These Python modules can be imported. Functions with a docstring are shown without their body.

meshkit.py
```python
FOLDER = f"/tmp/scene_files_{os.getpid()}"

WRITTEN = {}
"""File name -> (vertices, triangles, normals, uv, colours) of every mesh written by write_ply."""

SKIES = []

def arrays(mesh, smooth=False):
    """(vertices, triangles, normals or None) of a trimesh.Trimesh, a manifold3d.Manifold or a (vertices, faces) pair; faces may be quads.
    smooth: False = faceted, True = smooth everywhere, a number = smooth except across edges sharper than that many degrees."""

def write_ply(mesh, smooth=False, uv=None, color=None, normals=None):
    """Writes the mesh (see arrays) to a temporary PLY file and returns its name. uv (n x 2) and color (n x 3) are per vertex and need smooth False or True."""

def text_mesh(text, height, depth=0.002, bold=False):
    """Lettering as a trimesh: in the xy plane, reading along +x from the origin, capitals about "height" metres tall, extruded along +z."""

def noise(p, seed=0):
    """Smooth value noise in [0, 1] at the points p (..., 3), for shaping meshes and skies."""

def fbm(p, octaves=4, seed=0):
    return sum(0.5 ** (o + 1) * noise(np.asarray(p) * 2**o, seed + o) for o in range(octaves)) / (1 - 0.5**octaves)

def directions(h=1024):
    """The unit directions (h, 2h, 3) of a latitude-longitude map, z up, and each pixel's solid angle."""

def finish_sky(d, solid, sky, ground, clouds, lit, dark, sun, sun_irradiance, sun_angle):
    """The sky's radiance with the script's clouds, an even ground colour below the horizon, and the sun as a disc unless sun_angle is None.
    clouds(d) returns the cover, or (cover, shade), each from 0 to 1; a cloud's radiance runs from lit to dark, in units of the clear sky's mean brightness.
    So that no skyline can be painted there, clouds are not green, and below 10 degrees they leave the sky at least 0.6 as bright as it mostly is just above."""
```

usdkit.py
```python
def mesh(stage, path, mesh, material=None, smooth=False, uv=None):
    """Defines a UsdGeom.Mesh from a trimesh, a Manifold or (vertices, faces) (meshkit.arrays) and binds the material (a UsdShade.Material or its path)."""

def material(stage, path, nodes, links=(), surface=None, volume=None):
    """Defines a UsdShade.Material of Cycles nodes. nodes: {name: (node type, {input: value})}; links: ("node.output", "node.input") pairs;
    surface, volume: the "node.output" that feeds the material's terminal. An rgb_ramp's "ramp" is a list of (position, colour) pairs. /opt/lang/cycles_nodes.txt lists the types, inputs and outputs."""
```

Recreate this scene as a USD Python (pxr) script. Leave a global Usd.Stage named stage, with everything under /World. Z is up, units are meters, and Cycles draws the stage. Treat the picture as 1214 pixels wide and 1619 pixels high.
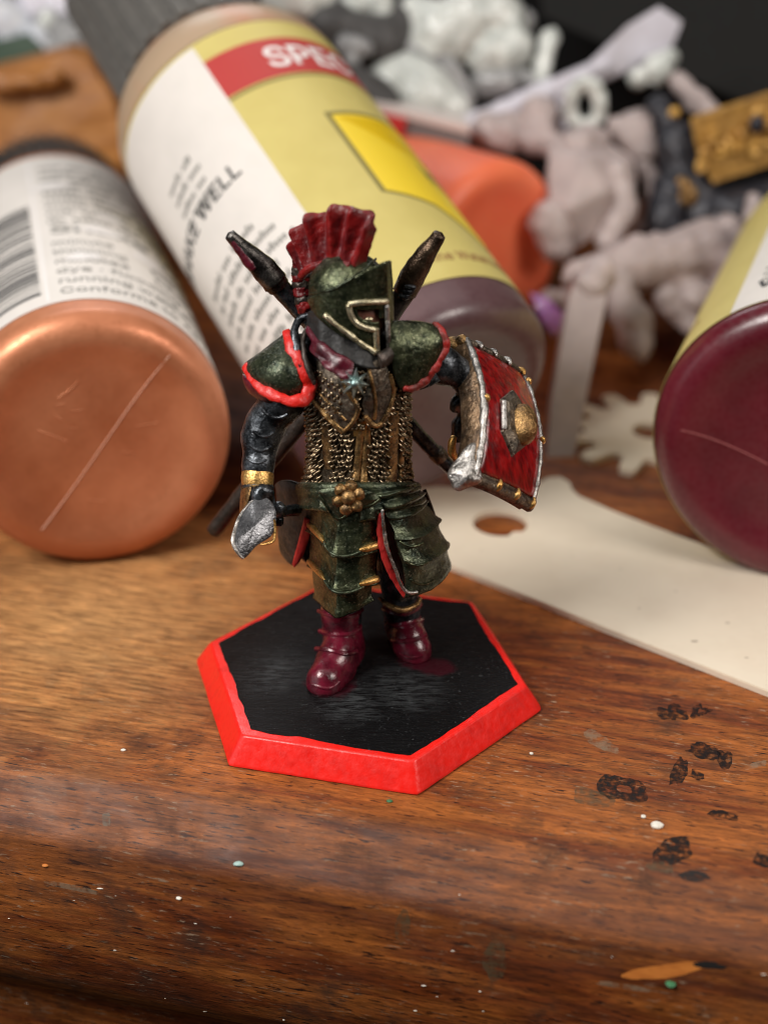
import math, random
import numpy as np, trimesh, usdkit, meshkit
from pxr import Usd, UsdGeom, UsdLux, UsdShade, Gf, Sdf
from scipy.interpolate import make_interp_spline, RectBivariateSpline

stage = Usd.Stage.CreateInMemory()
UsdGeom.SetStageUpAxis(stage, 'Z'); UsdGeom.SetStageMetersPerUnit(stage, 1.0)
world = UsdGeom.Xform.Define(stage, '/World'); stage.SetDefaultPrim(world.GetPrim())
UsdGeom.Scope.Define(stage, '/World/Looks')
random.seed(7); RNG = np.random.default_rng(7)
S = 0.0013            # all shapes below are drawn in units of 1.3 mm and written in metres

# ---------------------------------------------------------------- camera
CAMP = np.array([1.652, -99.011, 69.207]); PITCH, ROLL, FPX, PW, PH = 0.48814, -0.00196, 2250.0, 1214.0, 1619.0
fw = np.array([0, math.cos(PITCH), -math.sin(PITCH)]); rt0 = np.array([1.0, 0, 0]); up0 = np.cross(rt0, fw)
rt = rt0*math.cos(ROLL) + up0*math.sin(ROLL); up = -rt0*math.sin(ROLL) + up0*math.cos(ROLL)
cam = UsdGeom.Camera.Define(stage, '/World/camera')
M = np.eye(4); M[0, :3], M[1, :3], M[2, :3], M[3, :3] = rt, up, -fw, CAMP*S
cam.AddTransformOp().Set(Gf.Matrix4d(*M.ravel().tolist()))
cam.CreateHorizontalApertureAttr(24.0); cam.CreateFocalLengthAttr(24.0*FPX/PW)
cam.CreateClippingRangeAttr(Gf.Vec2f(0.005, 50.0))
LENS = 2.45            # lens opening, in drawing units
cam.CreateFocusDistanceAttr(110.8*S); cam.CreateFStopAttr(24.0*FPX/PW/(LENS*S*1000))
cam.CreateExposureAttr(0.58)

# ---------------------------------------------------------------- lamps (an indoor close-up: a window, the ceiling, a weak room, two added lights)
def rect_light(name, pos, target, w, h, power, color):
    l = UsdLux.RectLight.Define(stage, '/World/' + name)
    p, t = np.array(pos, float)*S, np.array(target, float)*S
    z = (p-t)/np.linalg.norm(p-t); x = np.cross([0, 0, 1.0], z); x /= np.linalg.norm(x); y = np.cross(z, x)
    m = np.eye(4); m[0, :3], m[1, :3], m[2, :3], m[3, :3] = x, y, z, p
    l.AddTransformOp().Set(Gf.Matrix4d(*m.ravel().tolist()))
    l.CreateWidthAttr(w*S); l.CreateHeightAttr(h*S); l.CreateIntensityAttr(power); l.CreateColorAttr(Gf.Vec3f(*color))
    l.CreateNormalizeAttr(False)
rect_light('window_light', (-150, -95, 205), (0, 0, 12), 85, 120, 15.5, (1.0, 0.965, 0.92))
rect_light('back_sheen_light', (-70, 330, 250), (0, 20, 0), 170, 110, 3.2, (0.94, 0.97, 1.0))  # added unseen lamp, for sheen on the wood and rims on the boots
rect_light('side_reflection_light', (-300, -150, 70), (0, 0, 20), 320, 170, 0.5, (0.95, 0.97, 1.0))  # added unseen panel that gives upright metal something to reflect
rect_light('ceiling_light', (60, 60, 420), (10, 30, 0), 420, 420, 0.52, (1.0, 0.97, 0.93))
rect_light('room_light', (235, -130, 200), (0, 20, 8), 110, 110, 9.0, (1.0, 0.93, 0.86))

# ---------------------------------------------------------------- helpers
def ray(px, py):
    d = fw*FPX + rt*(px-PW/2) - up*(py-PH/2)
    return d/np.linalg.norm(d)
def at(px, py, y):                       # the point at depth y seen at that spot of the photograph
    d = ray(px, py); return CAMP + d*((y-CAMP[1])/d[1])
def ground(px, py, z=0.0):
    d = ray(px, py); return CAMP + d*((z-CAMP[2])/d[2])
FIG = 1.5
def P(px, py, dy=0.0): return at(px, py, FIG+dy)

names, origin = {}, {}
def path_for(name, parent):
    base = (parent or '/World') + '/' + name
    k = names.get(base, 0); names[base] = k+1
    return base if k == 0 else f'{base}_{k:03d}'
def meta(prim, label=None, cat=None, group=None, kind=None):
    for k, v in (('label', label), ('category', cat), ('group', group), ('kind', kind)):
        if v: prim.SetCustomDataByKey(k, v)
def thing(name, label, cat, loc=(0, 0, 0), group=None, kind=None):
    p = path_for(name, None); x = UsdGeom.Xform.Define(stage, p)
    x.AddTranslateOp().Set(Gf.Vec3d(*(np.array(loc, float)*S).tolist())); origin[p] = np.array(loc, float)
    meta(x.GetPrim(), label, cat, group, kind); return p
def obj(name, mesh, mat, parent=None, smooth=35, label=None, cat=None, group=None, kind=None):
    p = path_for(name, parent)
    o = next((origin[q] for q in (parent, (parent or '').rpartition('/')[0]) if q in origin), np.zeros(3))
    v, f = (np.array(mesh.vertices), np.array(mesh.faces)) if hasattr(mesh, 'faces') else (np.array(mesh[0], float), np.array(mesh[1]))
    m = usdkit.mesh(stage, p, trimesh.Trimesh((v-o)*S*1000, f, process=False), mat, smooth=smooth)
    m.GetPointsAttr().Set([Gf.Vec3f(*map(float, q)) for q in np.array(m.GetPointsAttr().Get())/1000])
    meta(m.GetPrim(), label, cat, group, kind); return p
cat_ = trimesh.util.concatenate
def curve(pts, n=24, k=3):
    pts = np.array(pts, float); d = np.r_[0, np.cumsum(np.linalg.norm(np.diff(pts, axis=0), axis=1))]
    return make_interp_spline(d, pts, k=min(k, len(pts)-1))(np.linspace(0, d[-1], n))
def tube(pts, radii, sides=8, flat=1.0, closed=False):
    p = np.array(pts, float); n = len(p); r = np.interp(np.linspace(0, 1, n), np.linspace(0, 1, len(np.atleast_1d(radii))), np.atleast_1d(radii)) if np.ndim(radii) else np.full(n, float(radii))
    t = np.gradient(p, axis=0) if not closed else np.roll(p, -1, 0)-np.roll(p, 1, 0)
    t /= np.linalg.norm(t, axis=1, keepdims=True)+1e-12
    a = np.zeros_like(p); a0 = np.cross(t[0], fw)
    if np.linalg.norm(a0) < 1e-3: a0 = np.cross(t[0], up)
    for i in range(n):
        a0 = a0-t[i]*(a0@t[i]); a0 /= np.linalg.norm(a0); a[i] = a0
    b = np.cross(t, a); ang = np.arange(sides)*2*np.pi/sides
    v = p[:, None]+r[:, None, None]*(np.cos(ang)[None, :, None]*a[:, None]+flat*np.sin(ang)[None, :, None]*b[:, None])
    rows = n if closed else n-1; f = []
    for i in range(rows):
        k = (i+1) % n
        for j in range(sides):
            l = (j+1) % sides
            f += [[i*sides+j, i*sides+l, k*sides+l], [i*sides+j, k*sides+l, k*sides+j]]
    v = v.reshape(-1, 3)
    if not closed:
        c0, c1 = len(v), len(v)+1; v = np.vstack([v, p[0]-t[0]*r[0]*.45, p[-1]+t[-1]*r[-1]*.45])
        for j in range(sides):
            l = (j+1) % sides; f += [[c0, l, j], [c1, (n-1)*sides+j, (n-1)*sides+l]]
    m = trimesh.Trimesh(v, f, process=False); m.fix_normals(); return m
def solid(front, back):                  # two point grids stitched into one closed solid
    nu, nv = front.shape[:2]; q = lambda i, j, o=0: o+i*nv+j; n = nu*nv; f = []
    I, J = np.meshgrid(np.arange(nu-1), np.arange(nv-1), indexing='ij'); I, J = I.ravel(), J.ravel()
    A, B, C, D = I*nv+J, (I+1)*nv+J, (I+1)*nv+J+1, I*nv+J+1
    f = np.vstack([np.c_[A, B, C], np.c_[A, C, D], np.c_[A, C, B]+n, np.c_[A, D, C]+n])
    loop = [q(i, 0) for i in range(nu)]+[q(nu-1, j) for j in range(1, nv)]+[q(i, nv-1) for i in range(nu-2, -1, -1)]+[q(0, j) for j in range(nv-2, 0, -1)]
    e = []
    for a, b in zip(loop, loop[1:]+loop[:1]): e += [[b, a, a+n], [b, a+n, b+n]]
    m = trimesh.Trimesh(np.vstack([front.reshape(-1, 3), back.reshape(-1, 3)]), np.vstack([f, e]), process=False)
    m.fix_normals(); return m
def spread(ctrl, nu, nv, px=True, lin=False):
    c = np.array([[P(*q) for q in row] for row in ctrl]) if px else np.array(ctrl, float)
    m, n = c.shape[:2]; u, v = np.linspace(0, 1, m), np.linspace(0, 1, n)
    return np.stack([RectBivariateSpline(u, v, c[..., k], kx=min(3, m-1), ky=1 if lin else min(3, n-1), s=0)(np.linspace(0, 1, nu), np.linspace(0, 1, nv)) for k in range(3)], -1)
def grid_normals(p, toward=None):
    n = np.cross(np.gradient(p, axis=0), np.gradient(p, axis=1)); n /= np.linalg.norm(n, axis=-1, keepdims=True)+1e-12
    w = (CAMP if toward is None else toward)-p
    return n*np.where((n*w).sum()<0, -1.0, 1.0)
def sheet(ctrl, nu=30, nv=30, thick=.25, disp=None, px=True, rnd=.0, lin=False):
    p = spread(ctrl, nu, nv, px, lin); n = grid_normals(p)
    U, V = np.meshgrid(np.linspace(0, 1, nu), np.linspace(0, 1, nv), indexing='ij')
    h = np.zeros((nu, nv)) if disp is None else disp(U, V)
    if rnd: h = h+rnd*(np.minimum(1, np.minimum(np.minimum(U, 1-U), np.minimum(V, 1-V))*8)-1)
    front = p+n*h[..., None]
    return solid(front, p-n*thick), front, n
def surface_nets(f, lo, hi, h):
    lo, hi = np.array(lo, float), np.array(hi, float); N = np.ceil((hi-lo)/h).astype(int)+1
    ax = [lo[k]+h*np.arange(N[k]) for k in range(3)]
    X = np.stack(np.meshgrid(*ax, indexing='ij'), -1); F = f(X.reshape(-1, 3)).reshape(N)
    acc = np.zeros((*N, 3)); cnt = np.zeros(N); quads = []
    idx = np.arange(N.prod()).reshape(N)
    for k in range(3):
        s0 = [slice(None)]*3; s1 = [slice(None)]*3; s0[k] = slice(0, -1); s1[k] = slice(1, None)
        F0, F1 = F[tuple(s0)], F[tuple(s1)]; m = (F0 < 0) != (F1 < 0)
        ijk = np.argwhere(m); f0, f1 = F0[m], F1[m]; t = f0/(f0-f1)
        pos = X[tuple(ijk.T)].copy(); pos[:, k] += t*h
        a, b = [(1, 2), (2, 0), (0, 1)][k]; cs = []
        for da, db in ((0, 0), (1, 0), (1, 1), (0, 1)):
            c = ijk.copy(); c[:, a] -= da; c[:, b] -= db; c = np.maximum(c, 0)
            np.add.at(acc, tuple(c.T), pos); np.add.at(cnt, tuple(c.T), 1); cs.append(idx[tuple(c.T)])
        q = np.stack(cs, 1); flip = f0 < 0; q[~flip] = q[~flip][:, ::-1]; quads.append(q)
    q = np.vstack(quads); used, inv = np.unique(q, return_inverse=True); q = inv.reshape(-1, 4)
    v = (acc.reshape(-1, 3)/np.maximum(cnt.reshape(-1, 1), 1))[used]
    m = trimesh.Trimesh(v, np.vstack([q[:, [0, 1, 2]], q[:, [0, 2, 3]]]), process=False); m.fix_normals(); return m
def cap_sdf(p, a, b, ra, rb):
    a, b = np.array(a), np.array(b); ab = b-a; t = np.clip(((p-a)@ab)/max(ab@ab, 1e-9), 0, 1)
    return np.linalg.norm(p-a-t[:, None]*ab, axis=1)-(ra+(rb-ra)*t)
def smin(a, b, k):
    h = np.clip(.5+.5*(b-a)/k, 0, 1); return b*(1-h)+a*h-k*h*(1-h)
def chain_sdf(chains, k=.5):
    def f(p):
        d = None
        for ch in chains:
            if len(ch) == 1: ch = [ch[0], ch[0]]
            for (a, ra), (b, rb) in zip(ch[:-1], ch[1:]):
                e = cap_sdf(p, a, b, ra, rb); d = e if d is None else smin(d, e, k)
        return d
    return f
def chain_mesh(chains, h=.25, k=.5, rough=0.0, rs=1.0, seed=0):
    allp = np.array([q for ch in chains for q, r in ch]); R = max(r for ch in chains for q, r in ch)+1
    base = chain_sdf(chains, k)
    f = base if not rough else (lambda p: base(p)+rough*(meshkit.fbm(p*rs, 3, seed)-.5))
    return surface_nets(f, allp.min(0)-R, allp.max(0)+R, h)
def hit(mesh, pts, lift=0.0):            # photo spots laid onto a mesh
    v, f = np.array(mesh.vertices), np.array(mesh.faces); a, e1, e2 = v[f[:, 0]], v[f[:, 1]]-v[f[:, 0]], v[f[:, 2]]-v[f[:, 0]]
    out = []
    for q in pts:
        d = ray(*q[:2]); h = np.cross(d, e2); det = (e1*h).sum(1); ok = np.abs(det) > 1e-12; inv = 1/np.where(ok, det, 1)
        s = CAMP-a; u = (s*h).sum(1)*inv; qq = np.cross(s, e1); w = (qq@d)*inv; t = (e2*qq).sum(1)*inv
        ok &= (u >= -1e-6) & (w >= -1e-6) & (u+w <= 1+1e-6) & (t > 0)
        if ok.any(): out.append(CAMP+d*(t[ok].min()-lift))
        else:
            c = v-CAMP; z = c@d; off = np.linalg.norm(c-z[:, None]*d, axis=1); i = off.argmin(); out.append(CAMP+d*(z[i]-lift))
    return np.array(out)
def lay(mesh, pts, r, lift=0.0, n=30, sides=8, k=2):
    d = np.array(curve([[*q] for q in pts], n, k)); p = hit(mesh, d, lift)
    for _ in range(2): p[1:-1] = .5*p[1:-1]+.25*(p[:-2]+p[2:])
    return tube(p, r, sides)
def ball(c, r, sub=2, rough=0.0, seed=0, rs=2.0):
    m = trimesh.creation.icosphere(sub, 1.0); v = np.array(m.vertices)
    if rough: v = v*(1+rough*(meshkit.fbm(v*rs+seed*7.1, 3, seed)-.5))[:, None]
    return trimesh.Trimesh(v*np.array(r)+np.array(c), m.faces, process=False)
def roughen(m, amp, sc, seed=0):
    v = np.array(m.vertices); n = np.array(m.vertex_normals)
    return trimesh.Trimesh(v+n*(amp*(meshkit.fbm(v*sc, 3, seed)-.5))[:, None], m.faces, process=False)
def hull(pts):
    return trimesh.convex.convex_hull(np.array(pts))
def extrude(poly, z0, z1, bevel=0.0):
    """polygon (with holes) as a plate with a small chamfer on its upper edge"""
    if bevel:
        lo = trimesh.creation.extrude_polygon(poly, z1-z0-bevel, engine='earcut'); lo.apply_translation([0, 0, z0])
        hi = trimesh.creation.extrude_polygon(poly.buffer(-bevel*.7), bevel, engine='earcut'); hi.apply_translation([0, 0, z1-bevel])
        return cat_([lo, hi])
    m = trimesh.creation.extrude_polygon(poly, z1-z0, engine='earcut'); m.apply_translation([0, 0, z0]); return m

# ---------------------------------------------------------------- materials
LOOK = {}
def pos_nodes():
    return {'geo': ('geometry', {}), 'pos': ('vector_math', {'math_type': 'scale', 'scale': 1/S})}, [('geo.position', 'pos.vector1')]
def paint(name, base, alt=None, high=None, metallic=0.0, rough=.5, ns=.8, bump=.02, bs=5.0, edge=(.52, .60), coat=0.0, spec=.5, hmetal=None, detail=6, rvar=.12, lo=.38, hi=.62, sss=0.0, stretch=None, fleck=0.0):
    n, l = pos_nodes(); alt = alt or base
    src = 'pos.vector'
    if stretch:
        n['st'] = ('mapping', {'scale': stretch}); l.append(('pos.vector', 'st.vector')); src = 'st.vector'
    n['n1'] = ('noise_texture', {'scale': ns, 'detail': float(detail), 'roughness': .62}); l.append((src, 'n1.vector'))
    n['r1'] = ('rgb_ramp', {'ramp': [(0, base), (lo, base), (hi, alt), (1, alt)]}); l.append(('n1.fac', 'r1.fac'))
    n['p'] = ('principled_bsdf', {'metallic': metallic, 'roughness': rough, 'coat_weight': coat, 'coat_roughness': .2, 'specular_ior_level': spec, 'subsurface_weight': sss, 'subsurface_scale': 1.5*S, 'subsurface_radius': (1., .5, .35)})
    col = 'r1.color'
    if high:
        n['ed'] = ('map_range', {'from_min': edge[0], 'from_max': edge[1], 'clamp': True}); l.append(('geo.pointiness', 'ed.value'))
        n['n3'] = ('noise_texture', {'scale': bs*.6, 'detail': 4.0}); l.append(('pos.vector', 'n3.vector'))
        n['m3'] = ('map_range', {'from_min': .35, 'from_max': .6, 'clamp': True}); l.append(('n3.fac', 'm3.value'))
        n['mm'] = ('math', {'math_type': 'multiply', 'use_clamp': True}); l += [('ed.result', 'mm.value1'), ('m3.result', 'mm.value2')]
        n['mx'] = ('mix_color', {'b': high}); l += [('mm.value', 'mx.fac'), ('r1.color', 'mx.a')]
        col = 'mx.result'
        if fleck:        # dry-brushed paint caught on the roughness of the cast
            n['n5'] = ('noise_texture', {'scale': bs*1.5, 'detail': 4.0, 'roughness': .7}); l.append(('pos.vector', 'n5.vector'))
            n['m5'] = ('map_range', {'from_min': .56, 'from_max': .70, 'to_max': fleck, 'clamp': True}); l.append(('n5.fac', 'm5.value'))
            n['x5'] = ('mix_color', {'b': high}); l += [('m5.result', 'x5.fac'), ('mx.result', 'x5.a')]; col = 'x5.result'
    l.append((col, 'p.base_color'))
    n['n2'] = ('noise_texture', {'scale': bs, 'detail': 5.0, 'roughness': .6}); l.append((src, 'n2.vector'))
    n['rr'] = ('map_range', {'from_min': .3, 'from_max': .7, 'to_min': max(.03, rough-rvar), 'to_max': rough+rvar, 'clamp': True}); l += [('n2.fac', 'rr.value'), ('rr.result', 'p.roughness')]
    if bump:
        n['b'] = ('bump', {'distance': bump*S, 'strength': 1.0, 'filter_width': .1}); l += [('n2.fac', 'b.height'), ('b.normal', 'p.normal')]
    LOOK[name] = usdkit.material(stage, '/World/Looks/' + name, n, l, surface='p.BSDF'); return LOOK[name]
# ---------------------------------------------------------------- the wooden table
EDGE = math.atan2(-13.7, 55.3)           # direction of the table's front edge and of the grain
ce, se = math.cos(EDGE), math.sin(EDGE)
def en(e, n, z): return np.array([e*ce-n*se, e*se+n*ce, z])
def wood_material(name, base, mid, dark, worn=True):
    n, l = pos_nodes()
    n['rot'] = ('mapping', {'rotation': (0, 0, -EDGE)}); l.append(('pos.vector', 'rot.vector'))
    def noise(k, sc, detail=6.0, rough=.6, dist=0.0, stretch=None):
        src = 'rot.vector'
        if stretch:
            n[k+'s'] = ('mapping', {'scale': stretch}); l.append(('rot.vector', k+'s.vector')); src = k+'s.vector'
        n[k] = ('noise_texture', {'scale': sc, 'detail': detail, 'roughness': rough, 'distortion': dist}); l.append((src, k+'.vector'))
    noise('big', .035, 4.0, .55)
    noise('band', 1.0, 8.0, .66, .5, (.045, .42, .42))
    noise('fib', 1.0, 6.0, .72, .3, (.30, 2.6, 2.6))
    noise('pore', 1.0, 3.0, .6, 0.0, (.60, 5.2, 5.2))
    noise('blot', .22, 6.0, .62, .4)
    n['sum'] = ('math', {'math_type': 'multiply_add', 'value2': .5}); l += [('big.fac', 'sum.value1'), ('band.fac', 'sum.value3')]
    n['r'] = ('rgb_ramp', {'ramp': [(0, dark), (.52, dark), (.66, mid), (.80, base), (.95, tuple(1.25*c for c in base)), (1, base)]}); l.append(('sum.value', 'r.fac'))
    n['fr'] = ('map_range', {'from_min': .36, 'from_max': .62, 'to_min': .30, 'to_max': 1.22}); l.append(('fib.fac', 'fr.value'))
    n['c1'] = ('mix_color', {'blend_type': 'multiply', 'fac': .85}); l.append(('r.color', 'c1.a'))
    n['fc'] = ('combine_color', {'color_type': 'rgb'}); l += [('fr.result', 'fc.r'), ('fr.result', 'fc.g'), ('fr.result', 'fc.b'), ('fc.color', 'c1.b')]
    n['pr'] = ('map_range', {'from_min': .56, 'from_max': .66, 'clamp': True}); l.append(('pore.fac', 'pr.value'))
    n['c2'] = ('mix_color', {'b': tuple(.35*c for c in dark)}); l += [('pr.result', 'c2.fac'), ('c1.result', 'c2.a')]
    # grime
    n['br'] = ('map_range', {'from_min': .54, 'from_max': .72, 'to_max': .75, 'clamp': True}); l.append(('blot.fac', 'br.value'))
    n['c3'] = ('mix_color', {'b': (.035, .017, .009)}); l += [('br.result', 'c3.fac'), ('c2.result', 'c3.a')]
    # worn streaks of pale scuffing along the grain
    noise('scf', 1.0, 4.0, .65, .3, (.75, 4.2, 4.2)); noise('scm', .11, 3.0, .5)
    n['s1'] = ('map_range', {'from_min': .60, 'from_max': .69, 'clamp': True}); l.append(('scf.fac', 's1.value'))
    n['s2'] = ('map_range', {'from_min': .42, 'from_max': .56, 'clamp': True}); l.append(('scm.fac', 's2.value'))
    n['sm'] = ('math', {'math_type': 'multiply', 'use_clamp': True}); l += [('s1.result', 'sm.value1'), ('s2.result', 'sm.value2')]
    n['sf'] = ('math', {'math_type': 'multiply', 'value2': .8}); l.append(('sm.value', 'sf.value1'))
    n['c4'] = ('mix_color', {'b': (.42, .30, .20)}); l += [('sf.value', 'c4.fac'), ('c3.result', 'c4.a')]
    col = 'c4.result'
    if worn:     # the wood turns paler round one spot of the top
        wc = ground(150, 965)
        n['wd'] = ('vector_math', {'math_type': 'distance', 'vector2': tuple(wc)}); l.append(('pos.vector', 'wd.vector1'))
        n['wn'] = ('math', {'math_type': 'multiply_add', 'value2': 22.0}); l += [('blot.fac', 'wn.value1'), ('wd.value', 'wn.value3')]
        n['wr'] = ('map_range', {'from_min': 36.0, 'from_max': 13.0, 'to_max': .8, 'clamp': True}); l.append(('wn.value', 'wr.value'))
        n['wc'] = ('mix_color', {'blend_type': 'multiply', 'fac': 1.0, 'a': (.66, .36, .14)}); l.append(('fc.color', 'wc.b'))
        n['c5'] = ('mix_color', {}); l += [('wr.result', 'c5.fac'), ('c4.result', 'c5.a'), ('wc.result', 'c5.b')]
        col = 'c5.result'
    n['sep'] = ('separate_xyz', {}); l.append(('rot.vector', 'sep.vector'))      # shade of the rounded edge, painted in as a dark band
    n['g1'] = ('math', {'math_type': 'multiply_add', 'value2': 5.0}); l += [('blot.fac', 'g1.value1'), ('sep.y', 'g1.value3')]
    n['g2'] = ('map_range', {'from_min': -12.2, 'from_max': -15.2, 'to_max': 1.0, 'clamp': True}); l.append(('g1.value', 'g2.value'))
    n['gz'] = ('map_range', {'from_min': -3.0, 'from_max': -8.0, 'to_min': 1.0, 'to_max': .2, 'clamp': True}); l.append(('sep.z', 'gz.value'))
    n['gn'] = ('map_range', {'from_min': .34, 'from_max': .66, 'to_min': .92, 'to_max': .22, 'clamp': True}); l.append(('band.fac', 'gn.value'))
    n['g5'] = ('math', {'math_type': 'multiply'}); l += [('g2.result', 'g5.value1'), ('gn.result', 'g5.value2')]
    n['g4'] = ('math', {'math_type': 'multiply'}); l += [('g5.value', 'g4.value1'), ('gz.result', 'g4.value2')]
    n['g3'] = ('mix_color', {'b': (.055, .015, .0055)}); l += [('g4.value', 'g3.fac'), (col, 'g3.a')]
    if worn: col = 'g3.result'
    n['rr'] = ('map_range', {'from_min': .3, 'from_max': .7, 'to_min': .42, 'to_max': .70}); l.append(('blot.fac', 'rr.value'))
    n['rq'] = ('math', {'math_type': 'multiply_add', 'value2': .10, 'use_clamp': True}); l += [('g4.value', 'rq.value1'), ('rr.result', 'rq.value3')]
    n['h'] = ('math', {'math_type': 'multiply_add', 'value2': .5}); l += [('fib.fac', 'h.value1'), ('scf.fac', 'h.value3')]
    n['b'] = ('bump', {'distance': .05*S, 'strength': .8}); l.append(('h.value', 'b.height'))
    n['p'] = ('principled_bsdf', {'specular_ior_level': .4, 'coat_weight': .03, 'coat_roughness': .4})
    l += [(col, 'p.base_color'), ('rq.value', 'p.roughness'), ('b.normal', 'p.normal'), ('b.normal', 'p.coat_normal')]
    LOOK[name] = usdkit.material(stage, '/World/Looks/'+name, n, l, surface='p.BSDF')
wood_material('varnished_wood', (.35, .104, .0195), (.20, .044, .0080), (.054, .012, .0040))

table = path_for('table_top', None); tx = UsdGeom.Xform.Define(stage, table); meta(tx.GetPrim(), kind='structure', label='worn varnished wooden table top with a rounded front edge'); origin[table] = np.zeros(3)
N0 = -15.6                                # where the top begins to round over
prof = [(420, 0), (150, 0), (60, 0), (20, 0), (0, 0), (-8, 0), (-13, 0), (N0, 0)]
for t in np.linspace(0, .62, 7)[1:]: prof.append((N0-3.0*math.sin(t), -3.0*(1-math.cos(t))))       # first break of the lip
n1_, z1_ = prof[-1]
for k_ in (.33, .66, 1.0): prof.append((n1_-3.4*k_*math.cos(.66), z1_-3.4*k_*math.sin(.66)))                # worn slope
n2_, z2_ = prof[-1]
for t in np.linspace(.66, 1.5, 8)[1:]: prof.append((n2_-2.4*(math.sin(t)-math.sin(.66)), z2_-2.4*(math.cos(.66)-math.cos(t))))
nl, zl = prof[-1]
prof += [(nl-.45, zl-2), (nl-.9, zl-5), (nl-.9, zl-9), (nl-.4, zl-12.5), (nl+.8, zl-15.2), (nl+2.4, zl-17), (nl+3.6, zl-19), (nl+3.8, zl-24), (nl+3.8, zl-42), (nl+60, zl-42), (420, zl-42)]
es = np.r_[-420, -160, np.linspace(-70, 70, 141), 160, 420]
tv, tf = [], []
for e in es:
    for (n_, z_) in prof: tv.append(en(e, n_, z_))
tv = np.array(tv); m_ = len(prof)
amp = .10*np.exp(-((tv[:, 2]+4)/9)**2)*(np.abs(tv[:, 2]) > 1e-6)
tv[:, 1] += amp*(meshkit.fbm(tv*np.array([.12, .5, .5]), 3, 4)-.5)*2
for i in range(len(es)-1):
    for j in range(m_):
        k = (j+1) % m_; a, b, c, d = i*m_+j, (i+1)*m_+j, (i+1)*m_+k, i*m_+k
        tf += [[a, b, c], [a, c, d]]
tm = trimesh.Trimesh(tv, tf, process=False); tm.fix_normals()
if trimesh.Trimesh(tv, tf, process=False).face_normals[0] is not None:
    top = np.abs(tm.face_normals[:, 2]) > .99
    if tm.face_normals[top & (tm.triangles_center[:, 2] > -.01)][:, 2].mean() < 0: tm.invert()
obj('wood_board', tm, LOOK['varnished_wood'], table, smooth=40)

# stains, scuffs and splinters on the top
def stain_material(name, col, dens=.9, rough=.35, sc=1.7):
    n, l = pos_nodes()
    n['n'] = ('noise_texture', {'scale': sc, 'detail': 6.0, 'roughness': .65}); l.append(('pos.vector', 'n.vector'))
    n['m'] = ('map_range', {'from_min': .36, 'from_max': .58, 'to_min': .0, 'to_max': dens, 'clamp': True}); l.append(('n.fac', 'm.value'))
    n['p'] = ('principled_bsdf', {'base_color': col, 'roughness': rough}); n['t'] = ('transparent_bsdf', {})
    n['x'] = ('mix_closure', {}); l += [('m.result', 'x.fac'), ('t.BSDF', 'x.closure1'), ('p.BSDF', 'x.closure2')]
    LOOK[name] = usdkit.material(stage, '/World/Looks/'+name, n, l, surface='x.closure')
stain_material('dark_stain', (.012, .009, .008), .95)
stain_material('olive_stain', (.12, .085, .045), .5, .5)
stain_material('pale_scuff', (.36, .25, .16), .45, .6, 1.4)
def table_z(n_):
    k = np.array(prof[:40]); k = k[:np.argmin(k[:, 0])+1]
    return np.interp(n_, k[::-1, 0], k[::-1, 1])
def on_table(px, py):                     # a photo spot on the top or on its rounded edge
    d = ray(px, py); t = np.linspace(60, 220, 6000); q = CAMP+d*t[:, None]
    n_ = -q[:, 0]*se+q[:, 1]*ce; k = np.argmax(q[:, 2] < np.where(n_ > nl-.9, table_z(n_), 1e9*(0)-40)); return q[k]
def front_point(px, py):
    p = ray_hit(px, py); return p
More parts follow.
